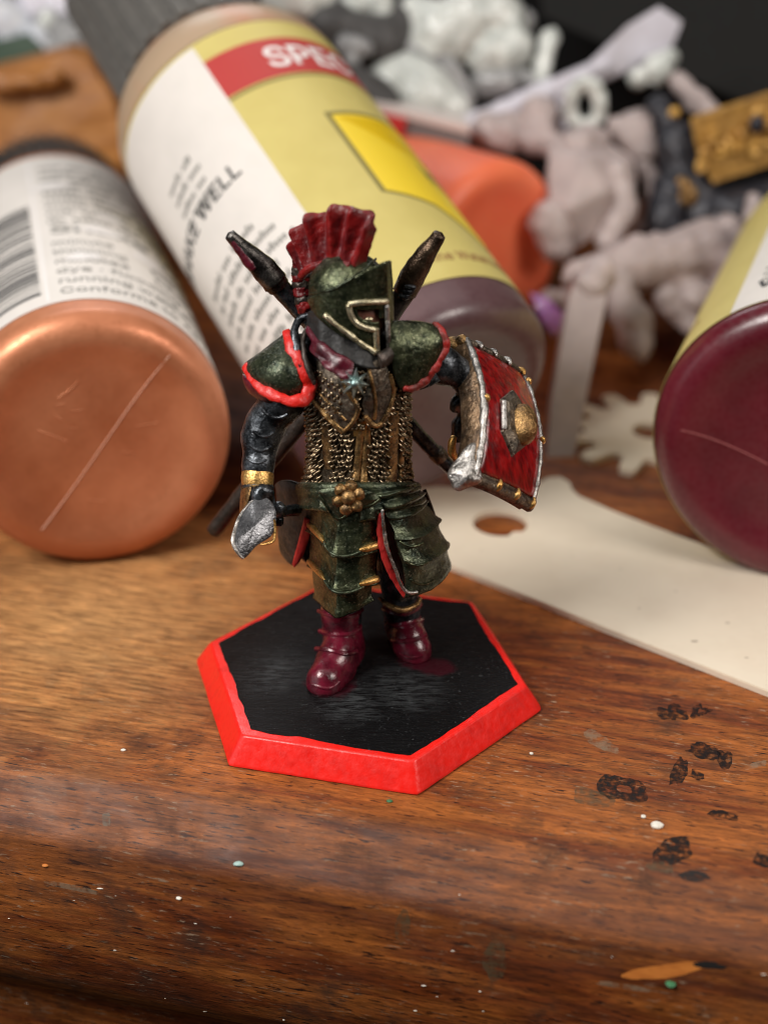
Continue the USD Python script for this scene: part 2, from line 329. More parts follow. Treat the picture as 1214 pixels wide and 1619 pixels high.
TABM = tm
def patch_on_table(px, py, rx, ry, seed, name, mat, label=None, wob=.5, lift=.02, hole=0.0, ang=0.0):
    k = 40; th = np.arange(k)*2*np.pi/k
    r = 1+wob*(meshkit.fbm(np.c_[np.cos(th)*1.3, np.sin(th)*1.3, np.full(k, seed*3.7)], 4, seed)-.5)*2
    ca, sa = math.cos(ang), math.sin(ang); rings = []
    for s in np.r_[max(hole, .02), np.linspace(max(hole, .02), 1, 5)[1:]]:
        x, y = rx*r*s*np.cos(th), ry*r*s*np.sin(th)
        rings.append(hit(TABM, np.c_[px+x*ca-y*sa, py+x*sa+y*ca], lift))
    v = np.vstack(rings); f = []
    for i in range(len(rings)-1):
        for j in range(k):
            l = (j+1) % k; f += [[i*k+j, (i+1)*k+j, (i+1)*k+l], [i*k+j, (i+1)*k+l, i*k+l]]
    if not hole: f += [[0, j, j+1] for j in range(1, k-1)]
    m = trimesh.Trimesh(v, f, process=False)
    if (m.face_normals*(CAMP-m.triangles_center)).sum() < 0: m.invert()
    return obj(name, m, LOOK[mat], table, smooth=True, label=label)
for i, (x, y, rx, ry, w, mat, hl, ag) in enumerate([
    (988, 1248, 36, 21, .6, 'dark_stain', .30, .1), (940, 1262, 32, 14, .5, 'olive_stain', 0, .2), (1112, 1188, 30, 13, .8, 'dark_stain', 0, .2),
    (1076, 1222, 13, 26, .8, 'dark_stain', 0, .4), (1146, 1203, 14, 17, .7, 'dark_stain', 0, 0), (1102, 1226, 12, 7, .6, 'dark_stain', 0, .4),
    (1062, 1128, 21, 14, 1.0, 'dark_stain', 0, .2), (1108, 1124, 15, 11, .9, 'dark_stain', .3, 0), (1066, 1350, 32, 22, .7, 'dark_stain', 0, -.4),
    (1098, 1386, 24, 9, .5, 'dark_stain', 0, .1), (1046, 1372, 22, 8, .6, 'olive_stain', 0, .1), (1144, 1288, 22, 7, .9, 'dark_stain', 0, .2),
    (1205, 1360, 16, 10, .6, 'dark_stain', 0, .4), (946, 1170, 26, 11, .6, 'pale_scuff', 0, .5), (965, 1184, 18, 7, .8, 'pale_scuff', 0, .3),
    (637, 1466, 12, 28, .3, 'olive_stain', 0, .1), (782, 1520, 18, 34, .4, 'olive_stain', 0, 0), (168, 1296, 7, 12, .4, 'olive_stain', 0, 0), (1195, 1210, 16, 5, .6, 'pale_scuff', 0, -.2), (120, 1405, 45, 5, .6, 'pale_scuff', 0, .2), (985, 1560, 50, 5, .5, 'pale_scuff', 0, .15)]):
    patch_on_table(x, y, rx, ry, i+3, 'stain' if mat != 'pale_scuff' else 'scuff', mat, wob=w, hole=hl, ang=ag)
paint('raw_wood', (.60, .20, .035), (.45, .13, .02), rough=.6, stretch=(.4, 3, 3))
paint('hole_dark', (.006, .004, .003), rough=.9)
patch_on_table(1052, 1536, 66, 11, 51, 'splintered_gouge', 'raw_wood', 'bare orange gouge splintered out of the rounded front edge', wob=.45, lift=.03, ang=-.13)
patch_on_table(1122, 1527, 24, 6, 53, 'gouge_hole', 'hole_dark', wob=.5, lift=.05, ang=.08)

# loose crumbs and flecks of paint
paint('white_crumb', (.80, .76, .68), (.65, .6, .5), rough=.6)
paint('green_crumb', (.04, .17, .07), rough=.5)
paint('teal_crumb', (.35, .5, .46), rough=.5)
def crumb(px, py, rpx, mat, label, asp=1.0, seed=0):
    c = hit(TABM, [(px, py)])[0]; r = rpx/19.0
    obj('crumb', ball(c+np.array([0, 0, r*.25]), (r, r*asp, r*.45), 2, .5, seed), LOOK[mat], None, label=label, cat='crumb')
crumb(1038, 1307, 9, 'white_crumb', 'largest white crumb, right of the figure base near the table edge', .8, 1)
crumb(1017, 1292, 3.5, 'white_crumb', 'tiny pale fleck just up-left of the largest white crumb', 1, 2)
crumb(840, 1192, 3, 'white_crumb', 'tiny pale fleck close to the right corner of the red base', 1, 3)
crumb(616, 1268, 4.5, 'green_crumb', 'small green crumb below the front corner of the red base', .7, 4)
crumb(1060, 1557, 7, 'green_crumb', 'green fleck of paint under the orange gouge', 1, 5)
crumb(377, 1368, 7, 'teal_crumb', 'pale teal fleck on the rounded edge below the red base', .6, 6)
crumb(283, 1421, 4, 'white_crumb', 'pale bluish white fleck on the table front below the teal fleck', 1, 7)
crumb(72, 1370, 5, 'raw_wood', 'small amber fleck far left on the rounded table edge', .6, 8)
crumb(195, 1187, 4, 'white_crumb', 'white fleck on the table left of the red base', .6, 9)
fl = []
for i in range(22):
    x, y = RNG.uniform(0, 1214), 1619-abs(RNG.normal(0, 170)); rr = RNG.uniform(.4, 1.5)/19
    if y < 1290+.16*x: continue
    c = hit(TABM, [(x, y)])[0]; fl.append(ball(c, (rr*RNG.uniform(.8, 4.5), rr*.8, rr*.5), 1, .6, i))
obj('paint_flecks', cat_(fl), LOOK['white_crumb'], None, label='scatter of tiny pale paint flecks over the rounded table front', cat='flecks', kind='stuff')

# ---------------------------------------------------------------- paint bottles
class Bottle:
    def __init__(s, x, y, z, yaw, tilt, r):
        s.C, s.r = np.array([x, y, z]), r
        s.d = np.array([math.sin(yaw)*math.cos(tilt), math.cos(yaw)*math.cos(tilt), math.sin(tilt)])
        e = np.cross(s.d, [0, 0, 1.0]); s.e = e/np.linalg.norm(e); s.g = np.cross(s.e, s.d)
    def pt(s, A, a, r):
        A = np.radians(A); r = np.asarray(r, float)
        return s.C+np.multiply.outer(a, s.d)+r[..., None]*(np.cos(A)[..., None]*s.e+np.sin(A)[..., None]*s.g)
    def lathe(s, prof, k=96):
        prof = np.array(curve_linear(prof)); A = np.arange(k)*360/k
        v = s.pt(np.tile(A, len(prof)), np.repeat(prof[:, 0], k), np.repeat(prof[:, 1], k)); f = []
        for i in range(len(prof)-1):
            for j in range(k):
                l = (j+1) % k; f += [[i*k+j, i*k+l, (i+1)*k+l], [i*k+j, (i+1)*k+l, (i+1)*k+j]]
        m = trimesh.Trimesh(v, f, process=False); m.merge_vertices(); m.fix_normals(); return m
    def patch(s, A0, A1, a0, a1, off, thick=.04):
        nu = max(2, int(abs(A1-A0)/3)); U, V = np.meshgrid(np.linspace(A0, A1, nu), np.linspace(a0, a1, 4), indexing='ij')
        return solid(s.pt(U, V, np.full(U.shape, s.r+off+thick)), s.pt(U, V, np.full(U.shape, s.r+off)))
    def wrap(s, m, A0, a0, off):         # a flat mesh (x along the turn, y to the cap) laid round the body
        v = np.array(m.vertices); A = A0-np.degrees(v[:, 0]/s.r)
        return trimesh.Trimesh(s.pt(A, a0+v[:, 1], s.r+off+v[:, 2]), m.faces, process=False)
    def poly(s, pts, A0, a0, off, thick=.03):
        from shapely import Polygon
        m = trimesh.creation.extrude_polygon(Polygon(pts).segmentize(.6), thick, engine='triangle' if False else 'earcut')
        return s.wrap(m.subdivide_to_size(.9) if hasattr(m, 'subdivide_to_size') else m, A0, a0, off)
    def text(s, t, h, A0, a0, off, bold=False):
        m = meshkit.text_mesh(t, h, .03, bold); return s.wrap(m, A0, a0, off)
    def fine(s, A0, a0, width, rows, dy, h, seed, off=.15):
        """lines of print too small and too blurred to read: rows of letter-sized marks"""
        r = np.random.default_rng(seed); out = []
        for i in range(rows):
            x, end = 0.0, width*r.uniform(.7, 1.0)
            while x < end:
                for _ in range(r.integers(3, 9)):
                    w = h*r.uniform(.35, .6); hh = h*r.choice([.65, .65, 1.0]); b = trimesh.creation.box((w*.72, hh, .02)); b.apply_translation([x+w/2, -i*dy+hh/2, .01]); out.append(s.wrap(b, A0, a0, off)); x += w
                    if x > end: break
                x += h*.6
        return cat_(out)
def curve_linear(p): return [tuple(map(float, q)) for q in p]
def rounded(pts, r0, n=6): return pts
def body_profile(r, L, neck, neck_end, dish=.9):
    rho = .17*r; t = np.linspace(0, np.pi/2, 9)
    p = [(dish, 0.001), (dish*.95, r*.40), (dish*.8, r*.58), (dish*.45, r*.68), (.12, r*.75), (0, r*.80)]
    p += [(rho-rho*math.cos(a), r-rho+rho*math.sin(a)) for a in t]
    p += [(L*k/6, r) for k in range(1, 7)]
    for a in np.linspace(0, 1, 9)[1:]:
        p.append((L+(neck_end-L)*.8*math.sin(a*np.pi/2), neck+(r-neck)*math.cos(a*np.pi/2)))
    p += [(neck_end, neck), (neck_end+6, neck*.98), (neck_end+6, .001)]
    return p
def ribbed_cap(b, a0, a1, r, parent, mat, ribs=44):
    A, R = [], []
    for k in range(ribs):
        for fr, rr in ((.0, r), (.5, r), (.58, r*.955), (.92, r*.955)): A.append((k+fr)*360/ribs); R.append(rr)
    A, R = np.array(A), np.array(R); k = len(A); rings = [(a0, .93), (a0+.3, 1.0), (a1-.8, .985), (a1-.2, .95), (a1, .88)]
    v = np.vstack([b.pt(A, np.full(k, a), R*s) for a, s in rings]+[b.pt(np.zeros(1), np.array([a0]), np.zeros(1)), b.pt(np.zeros(1), np.array([a1]), np.zeros(1))]); f = []
    for i in range(len(rings)-1):
        for j in range(k):
            l = (j+1) % k; f += [[i*k+j, i*k+l, (i+1)*k+l], [i*k+j, (i+1)*k+l, (i+1)*k+j]]
    o = len(rings)*k
    for j in range(k):
        l = (j+1) % k; f += [[o, l, j], [o+1, (len(rings)-1)*k+j, (len(rings)-1)*k+l]]
    m = trimesh.Trimesh(v, f, process=False); m.fix_normals(); return obj('cap', m, LOOK[mat], parent, smooth=30)

paint('copper_plastic', (.68, .27, .135), (.50, .17, .075), metallic=.38, rough=.42, ns=.085, bump=.012, bs=2.2, spec=.5, detail=5)
paint('maroon_plastic', (.150, .014, .026), (.100, .009, .017), rough=.33, ns=.10, bump=.012, bs=2.0, coat=.3, sss=.1)
paint('smoky_plastic', (.125, .068, .072), (.085, .04, .045), rough=.36, ns=.12, bump=.01, bs=2.0, coat=.25)
paint('frosted_plastic', (.42, .30, .20), (.50, .20, .10), rough=.4, ns=.08, bump=0, lo=.45, hi=.7)
paint('orange_plastic', (1.0, .22, .10), (.95, .16, .07), rough=.42, ns=.08, bump=.0, sss=.25)
paint('seam_plastic', (.80, .45, .32), rough=.4); paint('seam_maroon', (.35, .10, .10), rough=.35)
paint('white_label', (.74, .69, .645), (.70, .655, .61), rough=.55, ns=.2, bump=.004, bs=3)
paint('yellow_label', (.60, .50, .165), (.56, .46, .145), rough=.48, ns=.15, bump=.004, bs=3)
paint('bright_yellow', (.83, .60, .035), rough=.45); paint('deep_yellow', (.72, .48, .006), rough=.45); paint('olive_ink', (.23, .19, .055), rough=.5)
paint('red_band', (.46, .045, .040), rough=.45); paint('black_ink', (.045, .045, .045), rough=.6); paint('grey_ink', (.23, .22, .20), rough=.6); paint('brown_ink', (.30, .15, .06), rough=.6)
paint('white_ink', (.82, .78, .76), rough=.5); paint('grey_cap', (.125, .118, .108), (.10, .095, .088), rough=.42, bump=.0)
paint('dark_cap', (.055, .052, .05), rough=.45, bump=0); paint('barcode_ink', (.05, .05, .05), rough=.6)

# copper bottle, far left
b = Bottle(-24.995, 20.25, 12.79, -.2543, 0.0, 12.79)
t = thing('paint_bottle', 'copper-orange paint bottle lying with its round base towards the viewer, white label', 'paint bottle', (b.C[0], b.C[1], 0))
body = obj('bottle_body', b.lathe(body_profile(b.r, 60, 9.2, 66)), LOOK['copper_plastic'], t, smooth=50)
seam = [b.pt(np.array([0.]), np.array([0.]), np.array([0.]))[0]]
bm = b.lathe(body_profile(b.r, 60, 9.2, 66))
obj('mould_seam', lay(bm, [(66, 838), (120, 765), (172, 690), (225, 615), (268, 562)], .05, .01, 40), LOOK['seam_plastic'], body)
mk = [[(92, 628), (108, 618), (124, 602)], [(88, 640), (104, 638)], [(112, 650), (132, 648)], [(86, 655), (98, 664)], [(108, 676), (124, 678)], [(60, 680), (82, 688), (106, 698)], [(216, 674), (250, 668)], [(138, 790), (166, 793)], [(192, 714), (214, 716)]]
obj('raised_marks', cat_([lay(bm, q, .12, -.085, 10) for q in mk]), LOOK['copper_plastic'], body, kind='stuff')
lab = obj('label', b.patch(200, -25, 4.4, 59, .06), LOOK['white_label'], t)
obj('divider_line', b.patch(102.6, 101.2, 5.2, 58, .115, .01), LOOK['white_ink'], lab)
r_ = np.random.default_rng(5); a = 7.5
while a < 38:
    w = r_.choice([.35, .5, .9, 1.3]); obj('barcode_bar', b.patch(158, 104.6, a, a+w, .115, .01), LOOK['barcode_ink'], lab); a += w+r_.choice([.4, .55, .9])
for ln, (txt, hh) in enumerate([('Conforms to ASTM', 1.45), ('running water', 1.45), ('dye · flooding', 1.45), ('minutes', 1.45), ('thinning', 1.45), ('minute', 1.45)]):
    obj('label_text', b.text(txt, hh, 97, 6.4+ln*3.0, .12), LOOK['grey_ink'], lab, smooth=False)
obj('label_text', b.text('Shake Well', 2.7, 97, 25.6, .12, True), LOOK['grey_ink'], lab, smooth=False)
obj('fine_print', b.fine(97, 52, 17, 9, 2.8, 1.3, 3), LOOK['grey_ink'], lab, kind='stuff', smooth=False)
obj('fine_print', b.fine(52, 21.5, 9, 5, 3.0, 1.3, 4), LOOK['grey_ink'], lab, kind='stuff', smooth=False)
r_ = np.random.default_rng(8)
for A_, a_, w_ in ((92, 44, 3.2), (72, 27, 3.0), (66, 33, 2.2), (52, 22, 2.6), (84, 17, 2.4), (58, 40, 2.4)):
    q = [(w_*(.5+.5*r_.random())*math.cos(k*.45), .62*w_*(.5+.5*r_.random())*math.sin(k*.45)) for k in range(14)]
    obj('glare_patch', b.poly(q, A_, a_, .17, .01), LOOK['white_ink'], lab)  # label glare painted as white spots, over worn print
ribbed_cap(b, 66.5, 80, 11.2, t, 'dark_cap')

# large yellow-labelled bottle behind the figure, its cap propped up
b = Bottle(6.58, 27.57, 12.72, -.5439, .4516, 13.5)
t = thing('paint_bottle', 'paint bottle with yellow label, red band and white text panel, tilted behind the figure', 'paint bottle', (b.C[0], b.C[1], 0))
obj('bottle_body', b.lathe(body_profile(b.r, 46, 8.6, 53.7)), LOOK['smoky_plastic'], t, smooth=50)
lab = obj('label', b.patch(250, -70, 4.7, 45.3, .06), LOOK['yellow_label'], t)
obj('text_panel', b.patch(206, 123, 4.7, 44.9, .115, .02), LOOK['white_label'], lab)
obj('red_band', b.patch(123, -40, 36.2, 42.2, .115, .02), LOOK['red_band'], lab)
obj('band_line', b.patch(123, -40, 35.6, 36.0, .115, .015), LOOK['olive_ink'], lab)
obj('band_text', b.text('SPEC', 3.1, 99.5, 37.6, .15, True), LOOK['white_ink'], lab, smooth=False)
em = [(0, 29), (0, 17.3), (4.8, 15.2), (9.5, 10.6), (14.2, 15.2), (19, 17.3), (19, 29)]
cen = np.mean(em, 0); grow = lambda k: [tuple(cen+(np.array(q)-cen)*k) for q in em]
obj('emblem_border', b.poly(grow(1.06), 88.5, 0, .115, .02), LOOK['olive_ink'], lab)
sh = obj('emblem', b.poly(grow(1.0), 88.5, 0, .145, .02), LOOK['bright_yellow'], lab)
obj('emblem_top', b.poly([(.4, 28.6), (5.2, 24.2), (18.6, 20.5), (18.6, 28.6)], 88.5, 0, .175, .015), LOOK['deep_yellow'], lab)
obj('emblem_drawing', cat_([b.poly([(7+i*1.4, 22.6-i*.5), (8.2+i*1.4, 21.0-i*.4+.6*(i % 2)), (7.6+i*1.5, 18.9-.3*i)], 88.5, 0, .2, .01) for i in range(6)]), LOOK['olive_ink'], lab)
obj('brand_text', b.text('fine Watercolor', 1.15, 92, 7.0, .12), LOOK['brown_ink'], lab, smooth=False)
obj('shake_text', b.text('SHAKE WELL', 1.85, 203, 27.2, .15, True), LOOK['black_ink'], lab, smooth=False)
obj('fine_print', b.fine(172, 33.5, 6.5, 4, 1.7, .85, 11), LOOK['grey_ink'], lab, kind='stuff', smooth=False)
obj('fine_print', b.fine(186, 21.0, 13.2, 9, 1.85, .95, 12), LOOK['grey_ink'], lab, kind='stuff', smooth=False)
obj('shoulder', b.lathe([(45.5, 13.54), (46.6, 13.54), (48, 13.35), (50, 12.6), (52, 11.1), (53.2, 9.8), (54, 8.8)]), LOOK['frosted_plastic'], t, smooth=50)
ribbed_cap(b, 54.2, 75, 9.9, t, 'grey_cap', 26)

# maroon bottle, right border
b = Bottle(39.5, 15.86, 14.08, .3569, 0.0, 14.08)
t = thing('paint_bottle', 'dark maroon paint bottle at the right border, base forward, yellow and white label', 'paint bottle', (b.C[0], b.C[1], 0))
pr_ = body_profile(b.r, 52, 8.6, 59)
body = obj('bottle_body', b.lathe(pr_), LOOK['maroon_plastic'], t, smooth=50); bm = b.lathe(pr_)
obj('mould_seam', lay(bm, [(1076, 680), (1120, 692), (1165, 710), (1214, 734)], .06, .01, 30), LOOK['seam_maroon'], body)
lab = obj('label', b.patch(250, -60, 1.9, 51, .06), LOOK['yellow_label'], t)
obj('text_panel', b.patch(126, 30, 1.9, 49, .115, .02), LOOK['white_label'], lab)
obj('shake_text', b.text('WELL', 2.2, 119, 6.3, .15, True), LOOK['black_ink'], lab, smooth=False)
obj('fine_print', b.fine(118, 12, 6, 3, 1.8, 1.0, 21), LOOK['grey_ink'], lab, kind='stuff', smooth=False)
obj('brand_text', b.fine(158, 9, 3.4, 1, 1.8, 1.0, 22), LOOK['brown_ink'], lab, kind='stuff', smooth=False)
ribbed_cap(b, 59.5, 80, 10.8, t, 'grey_cap', 36)

# orange bottle end beyond
b = Bottle(16.2, 77, 12.4, -.70, 0.0, 12.4)
t = thing('paint_bottle', 'plain bright orange bottle end behind the yellow-labelled bottle', 'paint bottle', (b.C[0], b.C[1], 0))
obj('bottle_body', b.lathe(body_profile(b.r, 34, 8.2, 40)), LOOK['orange_plastic'], t, smooth=50)
ribbed_cap(b, 40.5, 52, 10.2, t, 'dark_cap')

# ---------------------------------------------------------------- cream plastic strip and toothed wheel
from shapely import Polygon, Point
paint('strip_scuff', (.50, .42, .32), rough=.6)
paint('cream_plastic', (.80, .70, .555), (.74, .63, .49), rough=.42, ns=.16, bump=.012, bs=1.5, lo=.45, hi=.8, detail=8)
lo_ = [ground(*q)[:2] for q in [(600, 862), (706, 897), (960, 1000), (1214, 1100), (1330, 1146)]]
hi_ = [ground(*q)[:2] for q in [(1330, 955), (1214, 909), (1065, 855), (971, 819), (912, 793), (900, 781), (897, 771), (884, 763), (868, 764), (838, 780), (760, 783), (690, 779), (655, 783), (628, 800), (605, 830)]]
hc = ground(790, 835)[:2]; hole = Point(*hc).buffer(2.75, 24).difference(Point(hc[0]+1.6, hc[1]-2.6).buffer(.8))
strip = Polygon(lo_+hi_).buffer(.25).difference(hole)
t = thing('plastic_strip', 'flat cream plastic strip with one round hole, lying right of the figure', 'strip', (*hc, 0))
obj('strip_plate', extrude(strip, 0.02, .62, .08), LOOK['cream_plastic'], t)
obj('scuff_mark', cat_([ball(ground(x, y, .62), (.28*k, .16*k, .012), 2, .9, i) for i, (x, y, k) in enumerate([(1098, 1014, 1.2), (1010, 962, .6), (1150, 985, .8), (905, 880, .5), (1068, 935, .6), (1180, 1040, .7), (760, 870, .5), (980, 900, .5)])]), LOOK['strip_scuff'], t, kind='stuff')
gc = ground(1028, 690)[:2]; A = np.linspace(0, 2*np.pi, 360, endpoint=False); teeth = 13
R_ = 9.3+1.75*np.tanh(2.6*np.cos(A*teeth+.5)); wheel = Polygon(np.c_[gc[0]+R_*np.cos(A), gc[1]+R_*np.sin(A)]).buffer(-.3).buffer(.3).difference(Point(*gc).buffer(2.1, 16))
t = thing('toothed_wheel', 'flat cream toothed wheel with a centre hole beside the maroon bottle', 'gear', (*gc, 0))
obj('wheel_plate', extrude(wheel, 0.02, .75, .1), LOOK['cream_plastic'], t)
# ---------------------------------------------------------------- the painted warrior figure on its six-sided base
Q = 20.0                                 # photo pixels per drawing unit at the figure
gm = dict(metallic=.75, rough=.38)
paint('black_steel', (.015, .017, .020), (.17, .185, .205), (.72, .76, .82), .74, .25, .75, .06, 3.5, (.503, .54), lo=.42, hi=.68, fleck=.2)
paint('green_bronze', (.016, .023, .013), (.105, .116, .060), (.80, .76, .52), .76, .26, 1.0, .07, 3.2, (.503, .536), lo=.36, hi=.68, rvar=.10, fleck=.3)
paint('green_cloth', (.015, .024, .016), (.092, .106, .060), (.80, .78, .58), .66, .27, 1.0, .08, 3.2, (.503, .536), lo=.36, hi=.68, rvar=.10, fleck=.28)
paint('mail_steel', (.075, .050, .028), (.40, .30, .19), metallic=.88, rough=.26, ns=1.3, bump=.03, bs=6.0)
paint('mail_shadow', (.05, .036, .022), (.14, .10, .062), metallic=.7, rough=.36, bump=.10, bs=4.0)
paint('brown_bronze', (.10, .058, .028), (.46, .265, .10), (.95, .74, .44), .80, .30, 1.5, .08, 5.0, (.504, .545), fleck=.35)
paint('worn_gold', (.55, .29, .08), (.78, .48, .17), (.95, .75, .42), .85, .30, 1.0, .05, 6.0)
paint('bright_trim', (.42, .36, .22), (.72, .64, .45), (.95, .88, .70), .85, .30, 1.2, .06, 5.0)
paint('silver', (.20, .185, .17), (.60, .57, .54), (.95, .93, .90), .90, .32, 1.4, .08, 5.0)
paint('red_trim', (.74, .020, .012), (.60, .014, .010), rough=.42, bump=.12, bs=2.5, coat=.2)
paint('red_edge', (.88, .016, .010), (.66, .012, .009), rough=.36, ns=.5, bump=.05, bs=1.6, coat=.2, lo=.5, hi=.75)
paint('crest_red', (.10, .003, .005), (.25, .008, .008), (.72, .06, .04), 0, .38, .7, .10, 3.0, (.504, .55), coat=.3)
paint('boot_maroon', (.045, .003, .008), (.15, .008, .024), (.45, .12, .16), .05, .24, .7, .05, 3.0, (.507, .56), coat=.55)
paint('dark_maroon', (.045, .004, .009), (.12, .009, .022), (.32, .10, .13), .1, .34, .9, .07, 3.0, (.516, .61), coat=.25)
paint('shield_red', (.36, .008, .009), (.11, .003, .004), rough=.26, ns=1.3, bump=.07, bs=2.0, coat=.4, stretch=(1.4, 1.4, .28))
paint('lining_red', (.34, .012, .012), (.50, .03, .025), (.80, .62, .58), 0, .42, 1.0, .06, 4.0, (.51, .58))
paint('worn_red', (.40, .012, .010), (.14, .018, .012), rough=.45, ns=1.2, bump=.1, bs=3)
paint('skin_paint', (.13, .045, .03), (.26, .10, .065), rough=.4)
paint('teal_silver', (.24, .36, .35), (.55, .66, .64), (.9, .93, .9), .85, .30, 1.2, .04, 6.0)
paint('dark_leather', (.030, .024, .020), (.075, .055, .045), (.35, .30, .26), .45, .36, .9, .06, 4.0, (.52, .61))
paint('grey_plate', (.05, .040, .031), (.22, .175, .13), (.70, .58, .44), .7, .34, 1.5, .10, 4.0, (.504, .545), fleck=.45)

W = thing('warrior_miniature', 'painted armoured warrior figure with red crest and shield on a six-sided red-edged black base', 'figurine', (0, 0, 0))
ROT, RB, RT, HB = -.2433, 15.0, 13.61, 2.32
hexv = lambda r, z, o=0: np.array([[r*math.cos(ROT+i*math.pi/3), r*math.sin(ROT+i*math.pi/3), z] for i in range(6)])
# base: a bevelled six-sided block, edges rounded
def rim(r0, z): return Polygon(hexv(r0, 0)[:, :2]).buffer(-.35).buffer(.35, 6)
rings = []
for r0, z in ((RB-.12, 0.01), (RB, .12), (RB-.02, .35), (RT+.14, HB-.16), (RT, HB-.05), (RT-.2, HB)):
    ln = rim(r0, z).exterior; s = np.linspace(0, 1, 241)[:-1]
    a0 = math.atan2(*np.array(ln.coords[0])[::-1])
    th = ROT+s*2*np.pi; pts = []
    for a in th:
        from shapely import LineString
        x = ln.intersection(LineString([(0, 0), (40*math.cos(a), 40*math.sin(a))])); pts.append((x.x, x.y, z))
    rings.append(np.array(pts))
k = 240; v = np.vstack(rings+[[[0, 0, .01]], [[0, 0, HB]]]); f = []
for i in range(len(rings)-1):
    for j in range(k):
        l = (j+1) % k; f += [[i*k+j, i*k+l, (i+1)*k+l], [i*k+j, (i+1)*k+l, (i+1)*k+j]]
o = len(rings)*k
for j in range(k):
    l = (j+1) % k; f += [[o, l, j], [o+1, (len(rings)-1)*k+j, (len(rings)-1)*k+l]]
bm = trimesh.Trimesh(v, f, process=False); bm.fix_normals(); bm = roughen(bm, .10, .55, 3)
base = obj('base', bm, LOOK['red_edge'], W, smooth=28)
# the black top: a thin coat with a hand-painted, wavering edge
n, l = pos_nodes()
n['ms'] = ('mapping', {'rotation': (0, 0, .35), 'scale': (.7, 5.5, 1)}); l.append(('pos.vector', 'ms.vector'))
n['n1'] = ('noise_texture', {'scale': 1.0, 'detail': 6.0, 'roughness': .7}); l.append(('ms.vector', 'n1.vector'))
n['n2'] = ('noise_texture', {'scale': .28, 'detail': 4.0, 'roughness': .6}); l.append(('pos.vector', 'n2.vector'))
n['n4'] = ('noise_texture', {'scale': 5.0, 'detail': 3.0, 'roughness': .6}); l.append(('pos.vector', 'n4.vector'))
prev = None
for i, (c, r, k_) in enumerate([(ground(432, 1062, HB), 4.2, .75), (ground(560, 1112, HB), 3.6, 1.0), (ground(640, 1090, HB), 4.4, .9), (ground(500, 955, HB), 2.5, .35)]):   # grey brush smears; the toe streaks also paint in glints off the ridges
    n[f'sd{i}'] = ('vector_math', {'math_type': 'distance', 'vector2': tuple(c)}); l.append(('pos.vector', f'sd{i}.vector1'))
    n[f'se{i}'] = ('math', {'math_type': 'multiply_add', 'value2': 5.0}); l += [('n2.fac', f'se{i}.value1'), (f'sd{i}.value', f'se{i}.value3')]
    n[f'sf{i}'] = ('map_range', {'from_min': r+2.4, 'from_max': r-.6, 'to_max': k_, 'clamp': True}); l.append((f'se{i}.value', f'sf{i}.value'))
    if prev:
        n[f'sg{i}'] = ('math', {'math_type': 'maximum'}); l += [(prev, f'sg{i}.value1'), (f'sf{i}.result', f'sg{i}.value2')]; prev = f'sg{i}.value'
    else: prev = f'sf{i}.result'
n['m1'] = ('map_range', {'from_min': .44, 'from_max': .70, 'clamp': True}); l.append(('n1.fac', 'm1.value'))
n['mm'] = ('math', {'math_type': 'multiply', 'use_clamp': True}); l += [('m1.result', 'mm.value1'), (prev, 'mm.value2')]
n['md'] = ('map_range', {'from_min': .64, 'from_max': .71, 'clamp': True}); l.append(('n4.fac', 'md.value'))
n['mdm'] = ('math', {'math_type': 'multiply', 'value2': .9, 'use_clamp': True}); l.append(('md.result', 'mdm.value1'))
n['ma'] = ('math', {'math_type': 'maximum'}); l += [('mm.value', 'ma.value1'), ('mdm.value', 'ma.value2')]
n['c'] = ('mix_color', {'a': (.0042, .0042, .0046), 'b': (.075, .08, .083)}); l.append(('ma.value', 'c.fac'))
fac = None
for i, (c, r) in enumerate([(ground(520, 1085, HB), 3.3), (ground(690, 1052, HB), 3.1), (ground(655, 1046, HB), 2.6)]):   # maroon paint spilt round the boots
    n[f'd{i}'] = ('vector_math', {'math_type': 'distance', 'vector2': tuple(c)}); l.append(('pos.vector', f'd{i}.vector1'))
    n[f'e{i}'] = ('math', {'math_type': 'multiply_add', 'value2': 4.2}); l += [('n2.fac', f'e{i}.value1'), (f'd{i}.value', f'e{i}.value3')]
    n[f'f{i}'] = ('map_range', {'from_min': r+.9, 'from_max': r+.3, 'to_max': .75, 'clamp': True}); l.append((f'e{i}.value', f'f{i}.value'))
    src = 'c.result' if fac is None else f'g{i-1}.result'
    n[f'g{i}'] = ('mix_color', {'b': (.042, .003, .008)}); l += [(f'f{i}.result', f'g{i}.fac'), (src, f'g{i}.a')]; fac = i
n['rr'] = ('map_range', {'from_min': .3, 'from_max': .7, 'to_min': .20, 'to_max': .46}); l.append(('n1.fac', 'rr.value'))
n['b'] = ('bump', {'distance': .09*S, 'strength': .8}); l.append(('n1.fac', 'b.height'))
n['p'] = ('principled_bsdf', {'specular_ior_level': .22}); l += [(f'g{fac}.result', 'p.base_color'), ('rr.result', 'p.roughness'), ('b.normal', 'p.normal')]
LOOK['base_black'] = usdkit.material(stage, '/World/Looks/base_black', n, l, surface='p.BSDF')
hx = Polygon(hexv(RT-.62, 0)[:, :2]); co = np.array([hx.exterior.interpolate(s, True).coords[0] for s in np.linspace(0, 1, 320)[:-1]])
rad = np.linalg.norm(co, axis=1, keepdims=True); wv = meshkit.fbm(np.c_[co*.42, np.zeros(len(co))], 4, 9)-.5
left = np.clip((-co[:, 0]-2)/9, 0, 1)*np.clip((6-co[:, 1])/8, 0, 1)
far = np.clip((co[:, 1]-3)/5, 0, 1)
co = co*(1+((.85*wv*(.55+1.0*left)-.62*left*(.6+1.2*wv)+.22*far)/rad[:, 0]))[:, None]
